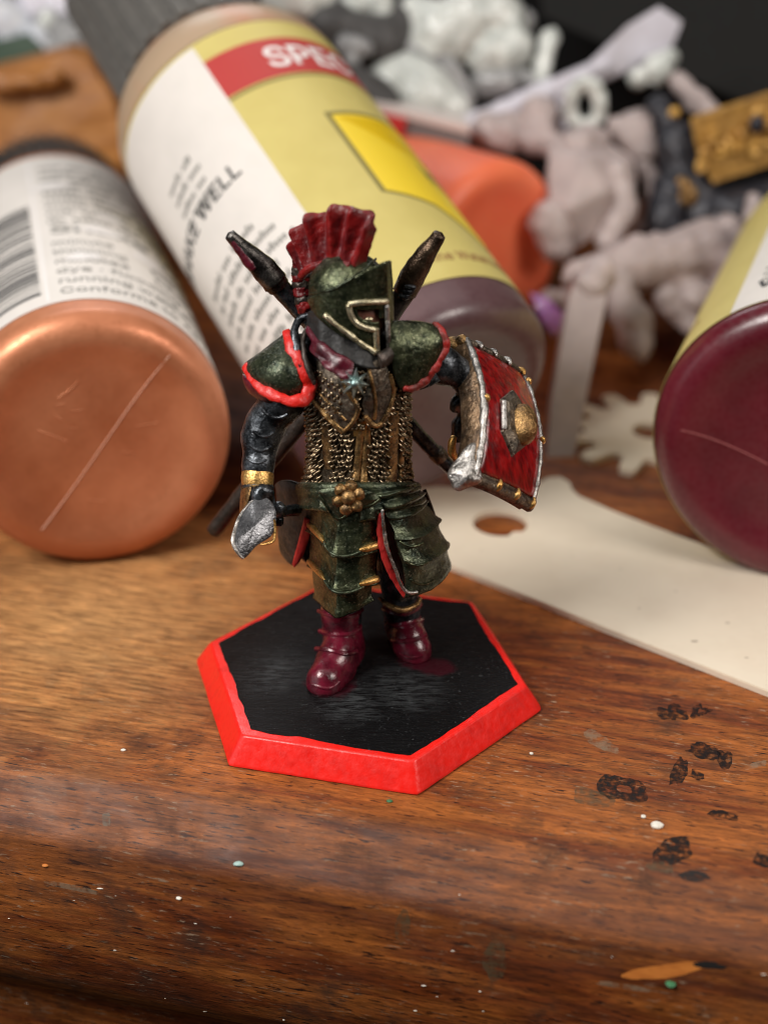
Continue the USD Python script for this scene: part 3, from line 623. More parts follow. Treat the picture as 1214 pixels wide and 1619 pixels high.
pl = trimesh.creation.extrude_polygon(Polygon(co), .045, engine='earcut'); pl.apply_translation([0, 0, HB-.012])
obj('black_top', pl, LOOK['base_black'], base, smooth=20)

# body: legs, torso core, arms and hands as one surface
def B(*q):                               # (px, py, dy, radius px) -> sphere of a limb
    return (P(q[0], q[1], q[2]), q[3]/Q)
chains = [
    [B(568, 520, .6, 32), B(566, 600, .2, 58), B(568, 690, .3, 58), B(570, 775, .6, 62)],           # torso
    [B(478, 560, .6, 32), B(566, 565, .6, 46), B(660, 560, .8, 30)],                                    # shoulders
    [B(566, 560, .2, 26), B(560, 500, .2, 24)],                                                          # neck
    [B(556, 470, .3, 44)],                                                                               # head
    [B(530, 800, .3, 40), B(535, 890, -1.3, 36), B(541, 975, -.7, 30), B(545, 1020, -.2, 27)],       # legs
    [B(610, 800, .8, 40), B(628, 890, .6, 34), B(635, 960, 1.6, 30), B(640, 1000, 2.6, 27)],
    [B(458, 588, .4, 36), B(447, 632, .2, 34), B(421, 668, .1, 30), B(413, 690, -.3, 30), B(408, 735, -1.4, 24), B(407, 762, -2.0, 22)],
    [B(407, 775, -2.3, 20), B(412, 792, -2.8, 23)],                                                     # sword hand
    [B(668, 560, .6, 34), B(700, 578, .3, 28), B(738, 596, .9, 23), B(748, 640, 2.2, 20), B(738, 680, 2.6, 17)],
]
for i in range(4):                       # fingers closed round the hilt
    y = 781+i*7.2
    chains.append([B(394, y, -3.1, 6.6), B(408, y+2, -4.25, 6.6), B(424, y+1, -3.8, 6.2)])
chains.append([B(396, 776, -3.4, 7.5), B(414, 773, -4.0, 7), B(428, 778, -3.9, 6)])               # thumb
for i in range(4):
    y = 666+i*8.5
    chains.append([B(737, y, 2.0, 6.5), B(726, y, 1.7, 6.5), B(720, y+2, 2.2, 6)])
chains.append([B(735, 655, 1.8, 8), B(722, 636, 1.3, 8.5), B(717, 645, 1.3, 7)])
bf = chain_sdf(chains, .45)
def folds(p): return bf(p)+.11*(meshkit.fbm(p*np.array([.55, .55, 1.5]), 3, 5)-.5)
allp = np.array([q for ch in chains for q, r in ch])
body = surface_nets(folds, allp.min(0)-3.4, allp.max(0)+3.4, .19)
obj('body', body, LOOK['black_steel'], W, smooth=True)

# sleeve folds and gauntlet on the sword arm
arm = lambda pts, r: lay(body, pts, r/Q, 0, 16, 7)
obj('sleeve_fold', cat_([arm([(401, 682), (414, 690), (432, 684)], 3), arm([(396, 704), (410, 712), (428, 706)], 3), arm([(415, 648), (432, 660), (455, 655)], 3), arm([(391, 725), (404, 732), (421, 727)], 2.5)]), LOOK['black_steel'], W)
obj('bracer', tube([P(407, 746, -1.65), P(407, 753, -1.85), P(407, 763, -2.1), P(407, 768, -2.2)], [24.5/Q, 25.5/Q, 25/Q, 24/Q], 20), LOOK['worn_gold'], W)
obj('cuff', tube([P(407, 764, -2.1), P(407, 772, -2.3), P(407, 778, -2.5)], [23.5/Q, 26/Q, 22/Q], 18), LOOK['black_steel'], W)
g1, _, _ = sheet([[(381, 775, -2.6), (388, 771, -3.5), (397, 770, -3.9)], [(379, 793, -2.9), (386, 790, -3.9), (394, 786, -4.3)], [(379, 812, -3.0), (384, 806, -3.9), (390, 799, -4.3)]], 14, 12, .3)
obj('hand_guard', g1, LOOK['brown_bronze'], W)

# short broad sword, pointing down and forward
sw = path_for('sword', W); sx = UsdGeom.Xform.Define(stage, sw); origin[sw] = np.zeros(3)
o_ = np.array([(409, 785, -4.4), (424, 789, -4.4), (434, 803, -4.8), (435, 832, -5.6), (428, 848, -6.2), (413, 858, -6.8), (398, 871, -7.4), (384, 883, -8.0), (374, 872, -8.0), (368, 858, -7.7), (371, 838, -6.9), (377, 820, -6.1), (388, 803, -5.2), (399, 791, -4.7)], float)
oc = curve(np.vstack([o_, o_[:1]]), 64)[:-1]; r3 = np.array([P(*q) for q in oc]); c3 = r3.mean(0); nb = np.linalg.svd(r3-c3)[2][2]; nb *= np.sign(nb@(CAMP-c3))
lev = [(0.0, .55), (.55, .42), (.86, .24), (1.0, 0.06)]; vv, ff = [], []
for side in (1, -1):
    for s, h in lev: vv += list(c3+(r3-c3)*max(s, .02)+nb*h*.55*side)
vv = np.array(vv); kk = len(r3)
for sd in (0, 4):
    for i in range(3):
        for j in range(kk):
            l2 = (j+1) % kk; a, b2 = (sd+i)*kk, (sd+i+1)*kk; ff += [[a+j, b2+j, b2+l2], [a+j, b2+l2, a+l2]]
for j in range(kk):
    l2 = (j+1) % kk; ff += [[3*kk+j, 7*kk+j, 7*kk+l2], [3*kk+j, 7*kk+l2, 3*kk+l2]]
bl = trimesh.Trimesh(vv, ff, process=False); bl.merge_vertices(); bl.fix_normals()
paint('blade_steel', (.075, .075, .08), (.20, .20, .21), (.9, .9, .9), .85, .24, .7, .05, 4.0, (.505, .55), fleck=.15)
obj('blade', bl, LOOK['blade_steel'], sw, smooth=25)
edge_pts = lambda a, b2: curve([P(q[0], q[1], q[2]-.06) for q in o_[a:b2]], 24, 2)
obj('blade_edge', tube(edge_pts(7, 14), [2.0/Q, 3.2/Q, 2.2/Q, 1.2/Q], 7), LOOK['silver'], sw)
obj('gold_corner', tube(curve([P(434, 822, -5.5), P(434, 845, -5.9), P(432, 855, -6.2), P(424, 859, -6.4), P(411, 861, -6.7)], 20, 2), [1.6/Q, 2.8/Q, 2.4/Q, 2.6/Q, 1.5/Q], 7), LOOK['worn_gold'], sw)
obj('pommel', cat_([ball(P(441, 806, -3.0), (.55, .5, .7), 2, .4, 1), ball(P(440, 823, -2.8), (.45, .4, .5), 2, .4, 2), tube([P(436, 812, -3.2), P(452, 808, -2.0), P(470, 806, -.8)], [.35, .45, .5], 8)]), LOOK['black_steel'], sw)

# boots
def boot(chs, cuffs, toe):
    f0 = chain_sdf(chs, .5)
    f = lambda p: np.maximum(f0(p)+.09*(meshkit.fbm(p*1.1, 3, 2)-.5), (HB+.02)-p[:, 2])
    a_ = np.array([q for ch in chs for q, r in ch]); m = surface_nets(f, np.r_[(a_.min(0)-2.4)[:2], HB-.4], a_.max(0)+2.4, .15)
    bt = obj('boot', m, LOOK['boot_maroon'], W, smooth=True)
    for pts, r in cuffs: obj('strap', lay(m, pts, r/Q, -.03, 22, 8), LOOK['boot_maroon'], bt)
    return m
G_ = lambda x, y, z: ground(x, y, z)
def sph(c, r): return (np.array(c, float), r)
heel, toe = ground(548, 1040, HB), ground(510, 1094, HB)
boot([[B(538, 968, -.9, 33), B(541, 1000, -.6, 31), (P(544, 1024, -.3), 1.5)],
      [sph(heel+[0, .3, 1.3], 1.45), sph(heel*.55+toe*.45+[0, 0, 1.25], 1.55), sph(toe+[.2, .9, .75], 1.32), sph(toe+[.15, .75, .5], 1.25)],
      [sph(heel+[0, .3, .3], 1.5), sph(heel*.5+toe*.5+[0, 0, .3], 1.55), sph(toe+[.15, .8, .25], 1.45)],
      [(P(544, 1020, -.4), 1.45), sph(heel*.7+toe*.3+[0, 0, 2.0], 1.35)]],
     [([(504, 966), (530, 974), (560, 972), (572, 964)], 4), ([(506, 998), (530, 1004), (558, 1000), (569, 990)], 4.5), ([(500, 1026), (524, 1029), (548, 1034), (563, 1030)], 4.5), ([(493, 1082), (505, 1086), (522, 1088), (536, 1078)], 3)], None)
heel, toe = ground(640, 1018, HB), ground(656, 1046, HB)
boot([[B(633, 955, 1.5, 31), B(637, 985, 2.1, 30), (P(642, 1006, 2.7), 1.4)],
      [sph(heel+[0, .4, 1.2], 1.35), sph(heel*.5+toe*.5+[0, 0, 1.1], 1.4), sph(toe+[0, .9, .6], 1.25)],
      [sph(heel+[0, .3, .3], 1.4), sph(toe+[0, .9, .3], 1.35)],
      [(P(643, 1006, 2.4), 1.35), sph(heel*.6+toe*.4+[0, 0, 1.7], 1.25)]],
     [([(606, 962), (630, 970), (655, 965), (664, 955)], 4.5), ([(612, 985), (634, 992), (655, 988), (668, 980)], 3), ([(620, 1013), (640, 1014), (660, 1010), (672, 1004)], 4.5), ([(632, 1034), (650, 1040), (668, 1036)], 2.5)], None)

# mail shirt over the torso
TR = np.array([(520, 572, 40, 2.0), (548, 570, 62, 2.9), (572, 568, 76, 3.45), (600, 566, 80, 3.7), (650, 565, 80, 3.7), (700, 567, 79, 3.5), (740, 566, 80, 3.5), (775, 566, 88, 4.0)], float)
def T(th, py, off=0.0):
    c, w, d = (np.interp(py, TR[:, 0], TR[:, k]) for k in (1, 2, 3))
    th = np.asarray(th, float); return np.stack(np.broadcast_arrays(*[x for x in P_arr(c+(w+off*Q)*np.sin(th), py, -.1-(d+off)*np.cos(th)+.6).T]), -1).reshape(*np.shape(th), 3) if np.ndim(th) else P(c+(w+off*Q)*math.sin(th), py, -.1-(d+off)*math.cos(th)+.6)
def P_arr(px, py, dy):
    px, py, dy = np.broadcast_arrays(px, py, dy); return np.array([P(a, b, c) for a, b, c in zip(px.ravel(), py.ravel(), dy.ravel())])
th_of = lambda px, py: math.asin(np.clip((px-np.interp(py, TR[:, 0], TR[:, 1]))/np.interp(py, TR[:, 0], TR[:, 2]), -.98, .98))
ths = np.linspace(-np.pi, np.pi, 73)[:-1]; pys = np.linspace(562, 776, 22)
sv = np.array([[T(float(a), float(y)) for a in ths] for y in pys]); kk = len(ths); sf = []
for i in range(len(pys)-1):
    for j in range(kk):
        l2 = (j+1) % kk; sf += [[i*kk+j, (i+1)*kk+j, (i+1)*kk+l2], [i*kk+j, (i+1)*kk+l2, i*kk+l2]]
sf += [[0, j, j+1] for j in range(1, kk-1)]+[[(len(pys)-1)*kk, (len(pys)-1)*kk+j+1, (len(pys)-1)*kk+j] for j in range(1, kk-1)]
shirtm = trimesh.Trimesh(sv.reshape(-1, 3), sf, process=False); shirtm.fix_normals()
shirt = obj('mail_shirt', roughen(shirtm, .12, 1.2, 3), LOOK['mail_shadow'], W, smooth=True)
rl = []
for i, y in enumerate(np.arange(586, 772, 8.3)):
    for j, a in enumerate(np.arange(-1.45, 1.5, .104)):
        a = a+(.052 if i % 2 else 0)+RNG.normal(0, .018); yy = y+RNG.normal(0, 1.2)
        if RNG.random() < .05: continue
        px = np.interp(yy, TR[:, 0], TR[:, 1])+np.interp(yy, TR[:, 0], TR[:, 2])*math.sin(a)
        if 558 < px < 583 and yy > 676 or 509 < px < 522 and yy > 672 or 615 < px < 629 and yy > 656: continue
        pts = [T(a-.056+.112*u, yy+5.2*math.sin(u*math.pi)-1.5, .03+.2*math.sin(u*math.pi)) for u in (0, .17, .34, .5, .66, .83, 1)]
        rl.append(tube(pts, np.array([.07, .115, .14, .115, .07])*RNG.uniform(.8, 1.2), 6))
obj('mail_rings', cat_(rl), LOOK['mail_steel'], shirt, smooth=True, kind='stuff')
def strap(pxs, y0, y1, w, mat, parent=W, name='chest_strap', n=10):
    rows = []
    for y in np.linspace(y0, y1, n):
        c = pxs[0]+(pxs[1]-pxs[0])*(y-y0)/(y1-y0); tt = [th_of(c+k*w/2, y) for k in (-1, -.55, 0, .55, 1)]
        rows.append([T(a, y, o) for a, o in zip(tt, (.04, .17, .20, .17, .04))])
    m, _, _ = sheet(rows, 24, 12, .15, px=False); return obj(name, roughen(m, .08, 1.5, int(y0+w+pxs[0])), LOOK[mat], parent, smooth=50)
strap((513, 521), 668, 742, 15, 'brown_bronze'); strap((571, 562), 676, 760, 13, 'brown_bronze'); strap((582, 575), 676, 762, 12, 'brown_bronze')
strap((623, 618), 650, 764, 17, 'brown_bronze'); strap((572, 572), 666, 690, 27, 'worn_gold', W, 'strap_buckle', 6); strap((634, 634), 690, 764, 8, 'brown_bronze')

# collar plates, scarf, brooch
def plate(poly, dy, thick, mat, name, parent=W, bulge=.35, tex=.12, seed=1, h=.32):
    """an outline in the photo, laid as a slightly domed thick plate at its own depth"""
    pg = Polygon(poly).buffer(0); c = np.array(pg.centroid.coords[0]); ms = trimesh.creation.extrude_polygon(pg.segmentize(5), 1.0, engine='earcut')
    ring = np.array(pg.segmentize(4).exterior.coords)[:-1]; k = len(ring); V, F = [], []
    for s in (.02, .25, .5, .7, .85, .95, 1.0):
        q = c+(ring-c)*s; e = bulge*(1-s**4)
        d = np.array([dy(*x) for x in q]); V += [P(x[0], x[1], dd-e) for x, dd in zip(q, d)]
    n1 = len(V)
    for x in ring: V.append(P(x[0], x[1], dy(*x)+thick))
    V.append(P(*c, dy(*c)+thick)); R = 7
    for i in range(R):
        for j in range(k):
            l2 = (j+1) % k; F += [[i*k+j, (i+1)*k+j, (i+1)*k+l2], [i*k+j, (i+1)*k+l2, i*k+l2]]
    F += [[len(V)-1, n1+(j+1) % k, n1+j] for j in range(k)]+[[0, j, j+1] for j in range(1, k-1)]
    m = trimesh.Trimesh(np.array(V), F, process=False); m.fix_normals(); m = m.subdivide_to_size(h) if h else m; m.merge_vertices()
    m = roughen(m, tex, 1.8, seed); return m, obj(name, m, LOOK[mat], parent, smooth=40)
tdy = lambda off: (lambda x, y: .5-(np.interp(y, TR[:, 0], TR[:, 3])+off)*math.cos(th_of(x, y)))
lm, lp = plate([(486, 586), (497, 566), (520, 578), (541, 592), (554, 622), (569, 646), (562, 674), (543, 687), (520, 664), (496, 640), (489, 612)], tdy(.35), .3, 'grey_plate', 'collar_plate', bulge=.25, tex=.22, seed=4)
obj('plate_border', cat_([lay(lm, [(495, 630), (518, 658), (543, 682)], 5.2/Q, .0), lay(lm, [(543, 682), (557, 668), (566, 648), (552, 622), (541, 596)], 3.6/Q, .02), lay(lm, [(506, 622), (526, 644), (546, 664)], 2.4/Q, .02)]), LOOK['brown_bronze'], lp)
obj('engraved_scales', cat_([ball(q, (.17, .13, .2), 1, .3, i) for i, q in enumerate(hit(lm, [(498+j*9+(i % 2)*4, 590+i*9+j*5) for i in range(7) for j in range(5) if i+j*.4 < 7.4]))]), LOOK['mail_steel'], lp, kind='stuff')
rm, rp = plate([(580, 573), (600, 568), (618, 588), (624, 606), (621, 630), (613, 655), (597, 677), (585, 670), (577, 660), (573, 638), (580, 612)], tdy(.38), .3, 'grey_plate', 'collar_plate', bulge=.25, tex=.22, seed=8)
obj('plate_border', cat_([lay(rm, [(582, 580), (590, 612), (594, 640), (592, 662)], 2.8/Q, .02), lay(rm, [(578, 658), (596, 673), (612, 650), (621, 622), (616, 592)], 4.4/Q, .0)]), LOOK['brown_bronze'], rp)
star = [(561+(24 if i % 2 == 0 else 12)*math.sin(i*math.pi/8+.1), 606-(26 if i % 2 == 0 else 12)*math.cos(i*math.pi/8+.1)) for i in range(16)]
_, sp = plate(star, lambda x, y: -4.5, .4, 'teal_silver', 'star_brooch', bulge=.55, tex=.08, h=.2)
obj('brooch_boss', ball(P(561, 606, -5.0), (.38, .35, .38), 2, .2), LOOK['teal_silver'], sp)
sc_, _, _ = sheet([[(489, 512, -.2), (505, 536, -2.2), (532, 558, -3.4), (560, 574, -4.0)], [(486, 530, -1.2), (503, 556, -3.1), (530, 577, -4.2), (558, 588, -4.6)], [(487, 548, -1.6), (504, 570, -3.3), (529, 590, -4.3), (553, 599, -4.4)]], 18, 34, .3, lambda u, v: .16*np.sin(u*6+v*2)+.08*np.sin(v*17+u*6))
paint('gap_black', (.008, .0075, .0075), (.018, .016, .015), rough=.55, bump=.08, bs=3)
gg, _, _ = sheet([[(486, 498, 1.0), (500, 492, -1.4), (535, 512, -2.2), (575, 540, -2.6), (606, 556, -2.2)], [(484, 530, .2), (502, 540, -2.3), (535, 562, -3.3), (572, 580, -3.7), (612, 578, -3.0)]], 12, 40, .3, lambda u, v: .12*np.sin(v*26)*u)
obj('neck_gap_shade', roughen(gg, .15, 1.4, 6), LOOK['gap_black'], W, smooth=True)  # black sheet painted in for the dark gap below the cheek guard
obj('scarf', roughen(sc_, .15, 1.0, 3), LOOK['dark_maroon'], W, smooth=True)
sc2, _, _ = sheet([[(598, 560, -3.4), (612, 552, -2.9), (628, 540, -1.9)], [(603, 582, -3.5), (616, 576, -3.0), (632, 560, -1.9)]], 12, 16, .3, lambda u, v: .2*np.sin(u*np.pi))
obj('scarf', sc2, LOOK['dark_leather'], W, smooth=True)
tb = tube(curve([P(487, 600, -2.6), P(474, 575, -2.2), P(467, 545, -1.3), P(466, 520, -.2), P(474, 505, .5), P(492, 499, .5), P(506, 508, -.3)], 40), [5/Q, 6.5/Q, 6.5/Q, 6/Q, 4/Q], 10)
obj('collar_cord', roughen(tb, .22, 2.4, 4), LOOK['black_steel'], W, smooth=True)
tb = tube(curve([P(498, 606, -2.8), P(486, 580, -2.5), P(480, 552, -1.6), P(481, 528, -.6), P(490, 512, 0)], 40), [4/Q, 5/Q, 4.5/Q, 3/Q], 10)
obj('collar_cord', roughen(tb, .22, 2.4, 6), LOOK['dark_leather'], W, smooth=True)

# shoulder guards with red rims
pm, pf, pn = sheet([[(386, 571, 1.6), (404, 557, 1.0), (426, 541, .6), (449, 523, .5)],
                    [(383, 582, .2), (408, 577, -1.4), (438, 562, -1.7), (462, 545, -.8)],
                    [(386, 594, -.4), (416, 601, -2.4), (450, 592, -3.0), (480, 574, -1.8)],
                    [(394, 600, -.5), (424, 624, -2.4), (462, 636, -2.9), (491, 612, -2.0)]], 34, 34, .45, lambda u, v: .14*np.sin(u*np.pi)*np.sin(v*np.pi), rnd=.15)
pm = roughen(pm, .12, 1.0, 5)
pa = obj('shoulder_guard', pm, LOOK['green_cloth'], W, smooth=True)
obj('red_rim', roughen(tube(curve([P(452, 524, .1), P(459, 545, -1.3), P(470, 570, -2.1), P(484, 592, -2.55), P(489, 612, -2.6), P(483, 628, -3.0), P(462, 633, -3.45), P(437, 627, -3.2), P(412, 610, -2.3), P(396, 594, -1.2), P(388, 578, .2)], 70), [6.5/Q, 10/Q, 9/Q, 11/Q, 8.5/Q, 9.5/Q, 7/Q, 6.5/Q], 12, .55), .42, 1.5, 2), LOOK['red_trim'], pa, smooth=True)
obj('under_guard', sheet([[(381, 590, .6), (398, 604, -1.2), (425, 622, -2.1)], [(383, 604, .3), (398, 619, -1.1), (424, 634, -1.9)], [(393, 622, .3), (408, 632, -.9), (428, 640, -1.5)]], 16, 18, .35, rnd=.12)[0], LOOK['dark_maroon'], pa, smooth=True)
pm2, _, _ = sheet([[(612, 508, -1.7), (634, 504, -.9), (660, 505, -.4), (691, 510, -.1)],
                   [(616, 546, -2.7), (642, 540, -2.2), (672, 532, -1.5), (704, 529, -.7)],
                   [(622, 586, -3.0), (648, 581, -2.6), (678, 569, -1.9), (706, 553, -1.0)],
                   [(634, 617, -2.8), (654, 615, -2.4), (676, 599, -1.8), (695, 573, -1.1)]], 34, 34, .45, lambda u, v: .12*np.sin(u*np.pi)*np.sin(v*np.pi), rnd=.12)
pm2 = roughen(pm2, .16, 1.1, 7)
pb = obj('shoulder_guard', pm2, LOOK['green_bronze'], W, smooth=True)
obj('red_rim', roughen(lay(pm2, [(684, 511), (701, 528), (704, 551), (694, 571), (676, 596), (655, 612), (638, 614)], [3/Q, 6/Q, 6.5/Q, 6/Q, 7/Q, 7/Q, 5/Q], .0, 60, 12), .42, 1.6, 3), LOOK['worn_red'], pb, smooth=True)
obj('under_guard', sheet([[(650, 612, -1.9), (676, 597, -1.6), (700, 570, -.3)], [(664, 618, -1.6), (690, 607, -1.3), (712, 588, -.3)]], 12, 18, .35, rnd=.1)[0], LOOK['black_steel'], pb, smooth=True)

# helmet: a shell with a ridge down its front, cut open for eyes and mouth
HC = P(551, 466, .2); FA = math.radians(50); FD = np.array([math.sin(FA), -math.cos(FA), 0]); SD = np.array([math.cos(FA), math.sin(FA), 0])
def helm(p, grow=0.0):
    q = p-HC; x, y, z = q@FD, q@SD, q[:, 2]
    ph = np.arctan2(np.abs(y), x)
    ridge = np.clip(1-ph/1.0, 0, 1)
    low = np.clip((.6-z)/5.5, 0, 1)
    rx = 2.95+.70*ridge**1.6+.25*low*ridge
    r = np.sqrt(x*x+y*y); up_ = np.clip(z-.5, 0, 9)/2.75
    R = rx*np.sqrt(np.clip(1-up_**2, 0, 1))*(1-.10*np.clip(-z-2.2, 0, 3)*(1-ridge*.7))
    d = np.where(z > .5, (np.sqrt((r/rx)**2+up_**2)-1)*2.75, r-R)
    return d-grow, ph, z, x, y
def helmet_sdf(p):
    d, ph, z, x, y = helm(p)
    r = np.sqrt(x*x+y*y); ridge = np.clip(1-ph/1.0, 0, 1); low = np.clip((.6-z)/5.5, 0, 1)
    rv = (2.95+.62*ridge**1.6+.25*low*ridge)*(1-.10*np.clip(-z-2.2, 0, 3)*(1-ridge*.7))+.24-.05*np.clip(z, 0, 5)
    t = np.clip((x+2.9)/6.6, 0, 1.1); brow = -.25+3.7*t**1.35     # the visor sweeps up from the back to a peak at the front
    vis = np.maximum(np.maximum(r-rv, z-brow), -(x+2.75))
    vis = np.maximum(vis, -(r-rv+.42))
    sh = np.minimum(np.maximum(d, -(d+.34)), vis)
    lower = LZ0+(LZ1-LZ0)*(x-LX0)/(LX1-LX0)               # cheek line falls toward the chin
    sh = np.maximum(sh, np.maximum(lower, LZ1-.25)-z)
    q = p-CAMP; zc = q@fw; px, py = PW/2+FPX*(q@rt)/zc, PH/2-FPX*(q@up)/zc
    near = (y < .2)
    def poly(pts):
        d_ = np.full(len(p), -1e9); n_ = len(pts)
        pts = pts[::-1]
        for (ax, ay), (bx, by) in zip(pts, pts[1:]+pts[:1]):
            ex, ey = bx-ax, by-ay; L_ = math.hypot(ex, ey); d_ = np.maximum(d_, ((px-ax)*ey-(py-ay)*ex)/L_/Q)
        return np.where(near & (x > .3), d_, 9.)
    eye = poly([(563, 489), (569, 501), (581, 508), (599, 509), (599, 489)])
    slot = poly([(600, 503), (600, 560), (610, 560), (611, 503)])
    return np.maximum(np.maximum(sh, -eye), -slot)
for (x0_, y0_, d0_), nm in (((497, 484, -1.0), 0), ((597, 560, -3.2), 1)):
    w_ = P(x0_, y0_, d0_)-HC
    if nm == 0: LX0, LZ0 = w_@FD, w_[2]
    else: LX1, LZ1 = w_@FD, w_[2]
hm = surface_nets(helmet_sdf, HC+[-4.6, -5, -5.6], HC+[5.4, 4.6, 4.2], .105)
keep = hm.split(only_watertight=False); hm = max(keep, key=lambda m: len(m.faces)) if len(keep) else hm
hm = roughen(hm, .07, 1.6, 6); HEL = obj('helmet', hm, LOOK['green_bronze'], W, smooth=40)
obj('face', ball(HC+FD*1.1+[0, 0, -1.0], (2.2, 2.2, 2.4), 3, .15, 5), LOOK['skin_paint'], HEL, smooth=True)
# ---------------------------------------------------------------- helmet trim, crest
obj('eye_trim', cat_([lay(hm, [(551, 481), (570, 478), (592, 477), (612, 476)], 4.6/Q, .02), lay(hm, [(551, 481), (554, 495), (562, 509), (578, 518), (594, 521)], 4.6/Q, .02),
                      lay(hm, [(594, 519), (595, 535), (596, 556)], 4.8/Q, .02)]), LOOK['bright_trim'], HEL, smooth=True)
obj('eye_trim', roughen(lay(hm, [(611, 482), (613, 515), (614, 552)], 4/Q, .02), .1, 2), LOOK['silver'], HEL, smooth=True)
obj('cheek_trim', roughen(lay(hm, [(513, 498), (540, 519), (566, 539), (594, 557)], 4.6/Q, .02), .25, 2), LOOK['bright_trim'], HEL, smooth=True)
obj('brow_trim', roughen(lay(hm, [(491, 464), (520, 459), (550, 444), (575, 426), (594, 409)], 2.2/Q, .0), .12, 2), LOOK['green_cloth'], HEL, smooth=True)
obj('eye', cat_([ball(q, (.34, .26, .2), 2) for q in [HC+FD*2.9-SD*1.1+[0, 0, -.9]]]), LOOK['bright_trim'], HEL, smooth=True)
base_c = curve([P(484, 432, 2.0), P(500, 418, 1.3), P(535, 412, .2), P(562, 415, -.9), P(574, 424, -1.4)], 90)
tip_c = curve([P(466, 384, 3.0), P(467, 364, 2.7), P(482, 346, 2.0), P(507, 333, 1.1), P(540, 325, .2), P(572, 330, -.8), P(592, 348, -1.6), P(592, 372, -1.9)], 90)
uu = np.linspace(0, 1, 110); nv = 26; NL = 5.0
base_c, tip_c = curve(base_c[::6], 110), curve(tip_c[::6], 110)
wave = np.cos(2*np.pi*NL*(uu**.92)+.3+.8*np.sin(uu*7.3)); fine_ = np.cos(2*np.pi*13*uu+2*np.sin(uu*5))
fr, bk = np.zeros((110, nv, 3)), np.zeros((110, nv, 3))
for j, v_ in enumerate(np.linspace(0, 1, nv)):       # a ruffled fan: folds that deepen toward the free edge
    c = base_c*(1-v_)+tip_c*v_
    c = c+(tip_c-base_c)*((.035*wave+.03*np.sin(uu*23)+.012*fine_)*v_**2)[:, None]-SD*(.52*wave*v_**1.1+.08*fine_*v_)[:, None]
    h = (.52+.10*wave)*(1-.12*v_)*(1-.75*max(0, (v_-.88)/.12)**2)
    fr[:, j] = c-SD*h[:, None]; bk[:, j] = c+SD*h[:, None]
crest = obj('crest', roughen(solid(fr, bk), .22, 1.3, 8), LOOK['crest_red'], HEL, smooth=True)
obj('crest_base', roughen(tube(curve([q-SD*.55 for q in base_c[::10]], 50)-np.array([0, 0, .1]), 6.5/Q, 10), .1, 1.4, 3), LOOK['crest_red'], HEL, smooth=True)
pts = curve([P(478, 398, 3.0), P(474, 425, 3.1), P(474, 450, 3.0), P(477, 472, 2.6), P(479, 490, 2.2)], 9)
for i in range(8):
    c = (pts[i]+pts[i+1])/2; obj('crest_lock', ball(c+rt*.15, (.86-.03*i, .8, .72), 3, .5, i, 2.5), LOOK['crest_red' if i % 2 else 'dark_leather'], HEL, smooth=True)

# two scabbards crossed on the back
def scab(tipx, bx, ex, seed):
    sc = path_for('scabbard', W); UsdGeom.Xform.Define(stage, sc); origin[sc] = np.zeros(3)
    return sc
s1 = scab(0, 0, 0, 1)
paint('worn_steel', (.030, .026, .024), (.20, .185, .17), (.75, .73, .70), .85, .27, .8, .06, 5.0, (.505, .55), lo=.42, hi=.66)
obj('scabbard_end', roughen(tube(curve([P(363, 370, 2.6), P(385, 392, 2.7), P(410, 418, 2.8), P(436, 447, 2.9)], 26), [8/Q, 12.5/Q, 17/Q, 20/Q, 20/Q], 14), .22, 1.2, 3), LOOK['worn_steel'], s1, smooth=True)
sm1 = tube(curve([P(363, 370, 2.6), P(385, 392, 2.7), P(410, 418, 2.8), P(436, 447, 2.9)], 26), [8/Q, 12.5/Q, 17/Q, 20/Q, 20/Q], 14)
obj('painted_patch', roughen(lay(sm1, [(366, 377), (382, 398), (402, 424)], [4/Q, 8/Q, 9/Q, 7/Q], -.28), .25, 1.6, 2), LOOK['dark_maroon'], s1, smooth=True)
obj('scabbard_body', roughen(tube(curve([P(434, 445, 2.9), P(468, 482, 3.2), P(560, 580, 4.4), P(660, 686, 5.6), P(716, 744, 6.2)], 40), [16/Q, 15.5/Q, 15/Q, 13/Q, 11/Q], 14), .15, 1.0, 4), LOOK['black_steel'], s1, smooth=True)
obj('scabbard_ring', tube([P(688, 714, 5.9), P(698, 725, 6.0)], [.72, .72], 16), LOOK['grey_plate'], s1, smooth=True)
obj('scabbard_ring', tube([P(431, 441, 2.9), P(441, 453, 3.0)], [.98, .9], 16), LOOK['worn_steel'], s1, smooth=True)
s2 = scab(0, 0, 0, 2)
paint('dark_bronze', (.035, .022, .014), (.13, .085, .055), (.55, .45, .35), .75, .28, .8, .08, 4.0, (.505, .55))
obj('scabbard_end', roughen(tube(curve([P(696, 370, 2.6), P(676, 398, 2.7), P(656, 430, 2.8), P(640, 462, 2.9)], 26), [10/Q, 14/Q, 17.5/Q, 20/Q, 19/Q], 14), .2, 1.2, 5), LOOK['dark_bronze'], s2, smooth=True)
obj('scabbard_fold', cat_([ball(P(640+k*4, 468-k*7, 1.9), (.5, .3, .28), 2, .5, k) for k in range(3)]), LOOK['black_steel'], s2, smooth=True)
obj('scabbard_body', roughen(tube(curve([P(642, 460, 2.9), P(615, 498, 3.3), P(500, 640, 5.0), P(420, 736, 6.4), P(338, 840, 7.6)], 40), [16/Q, 15/Q, 15/Q, 14.5/Q, 14/Q], 14), .15, 1.0, 6), LOOK['dark_leather'], s2, smooth=True)

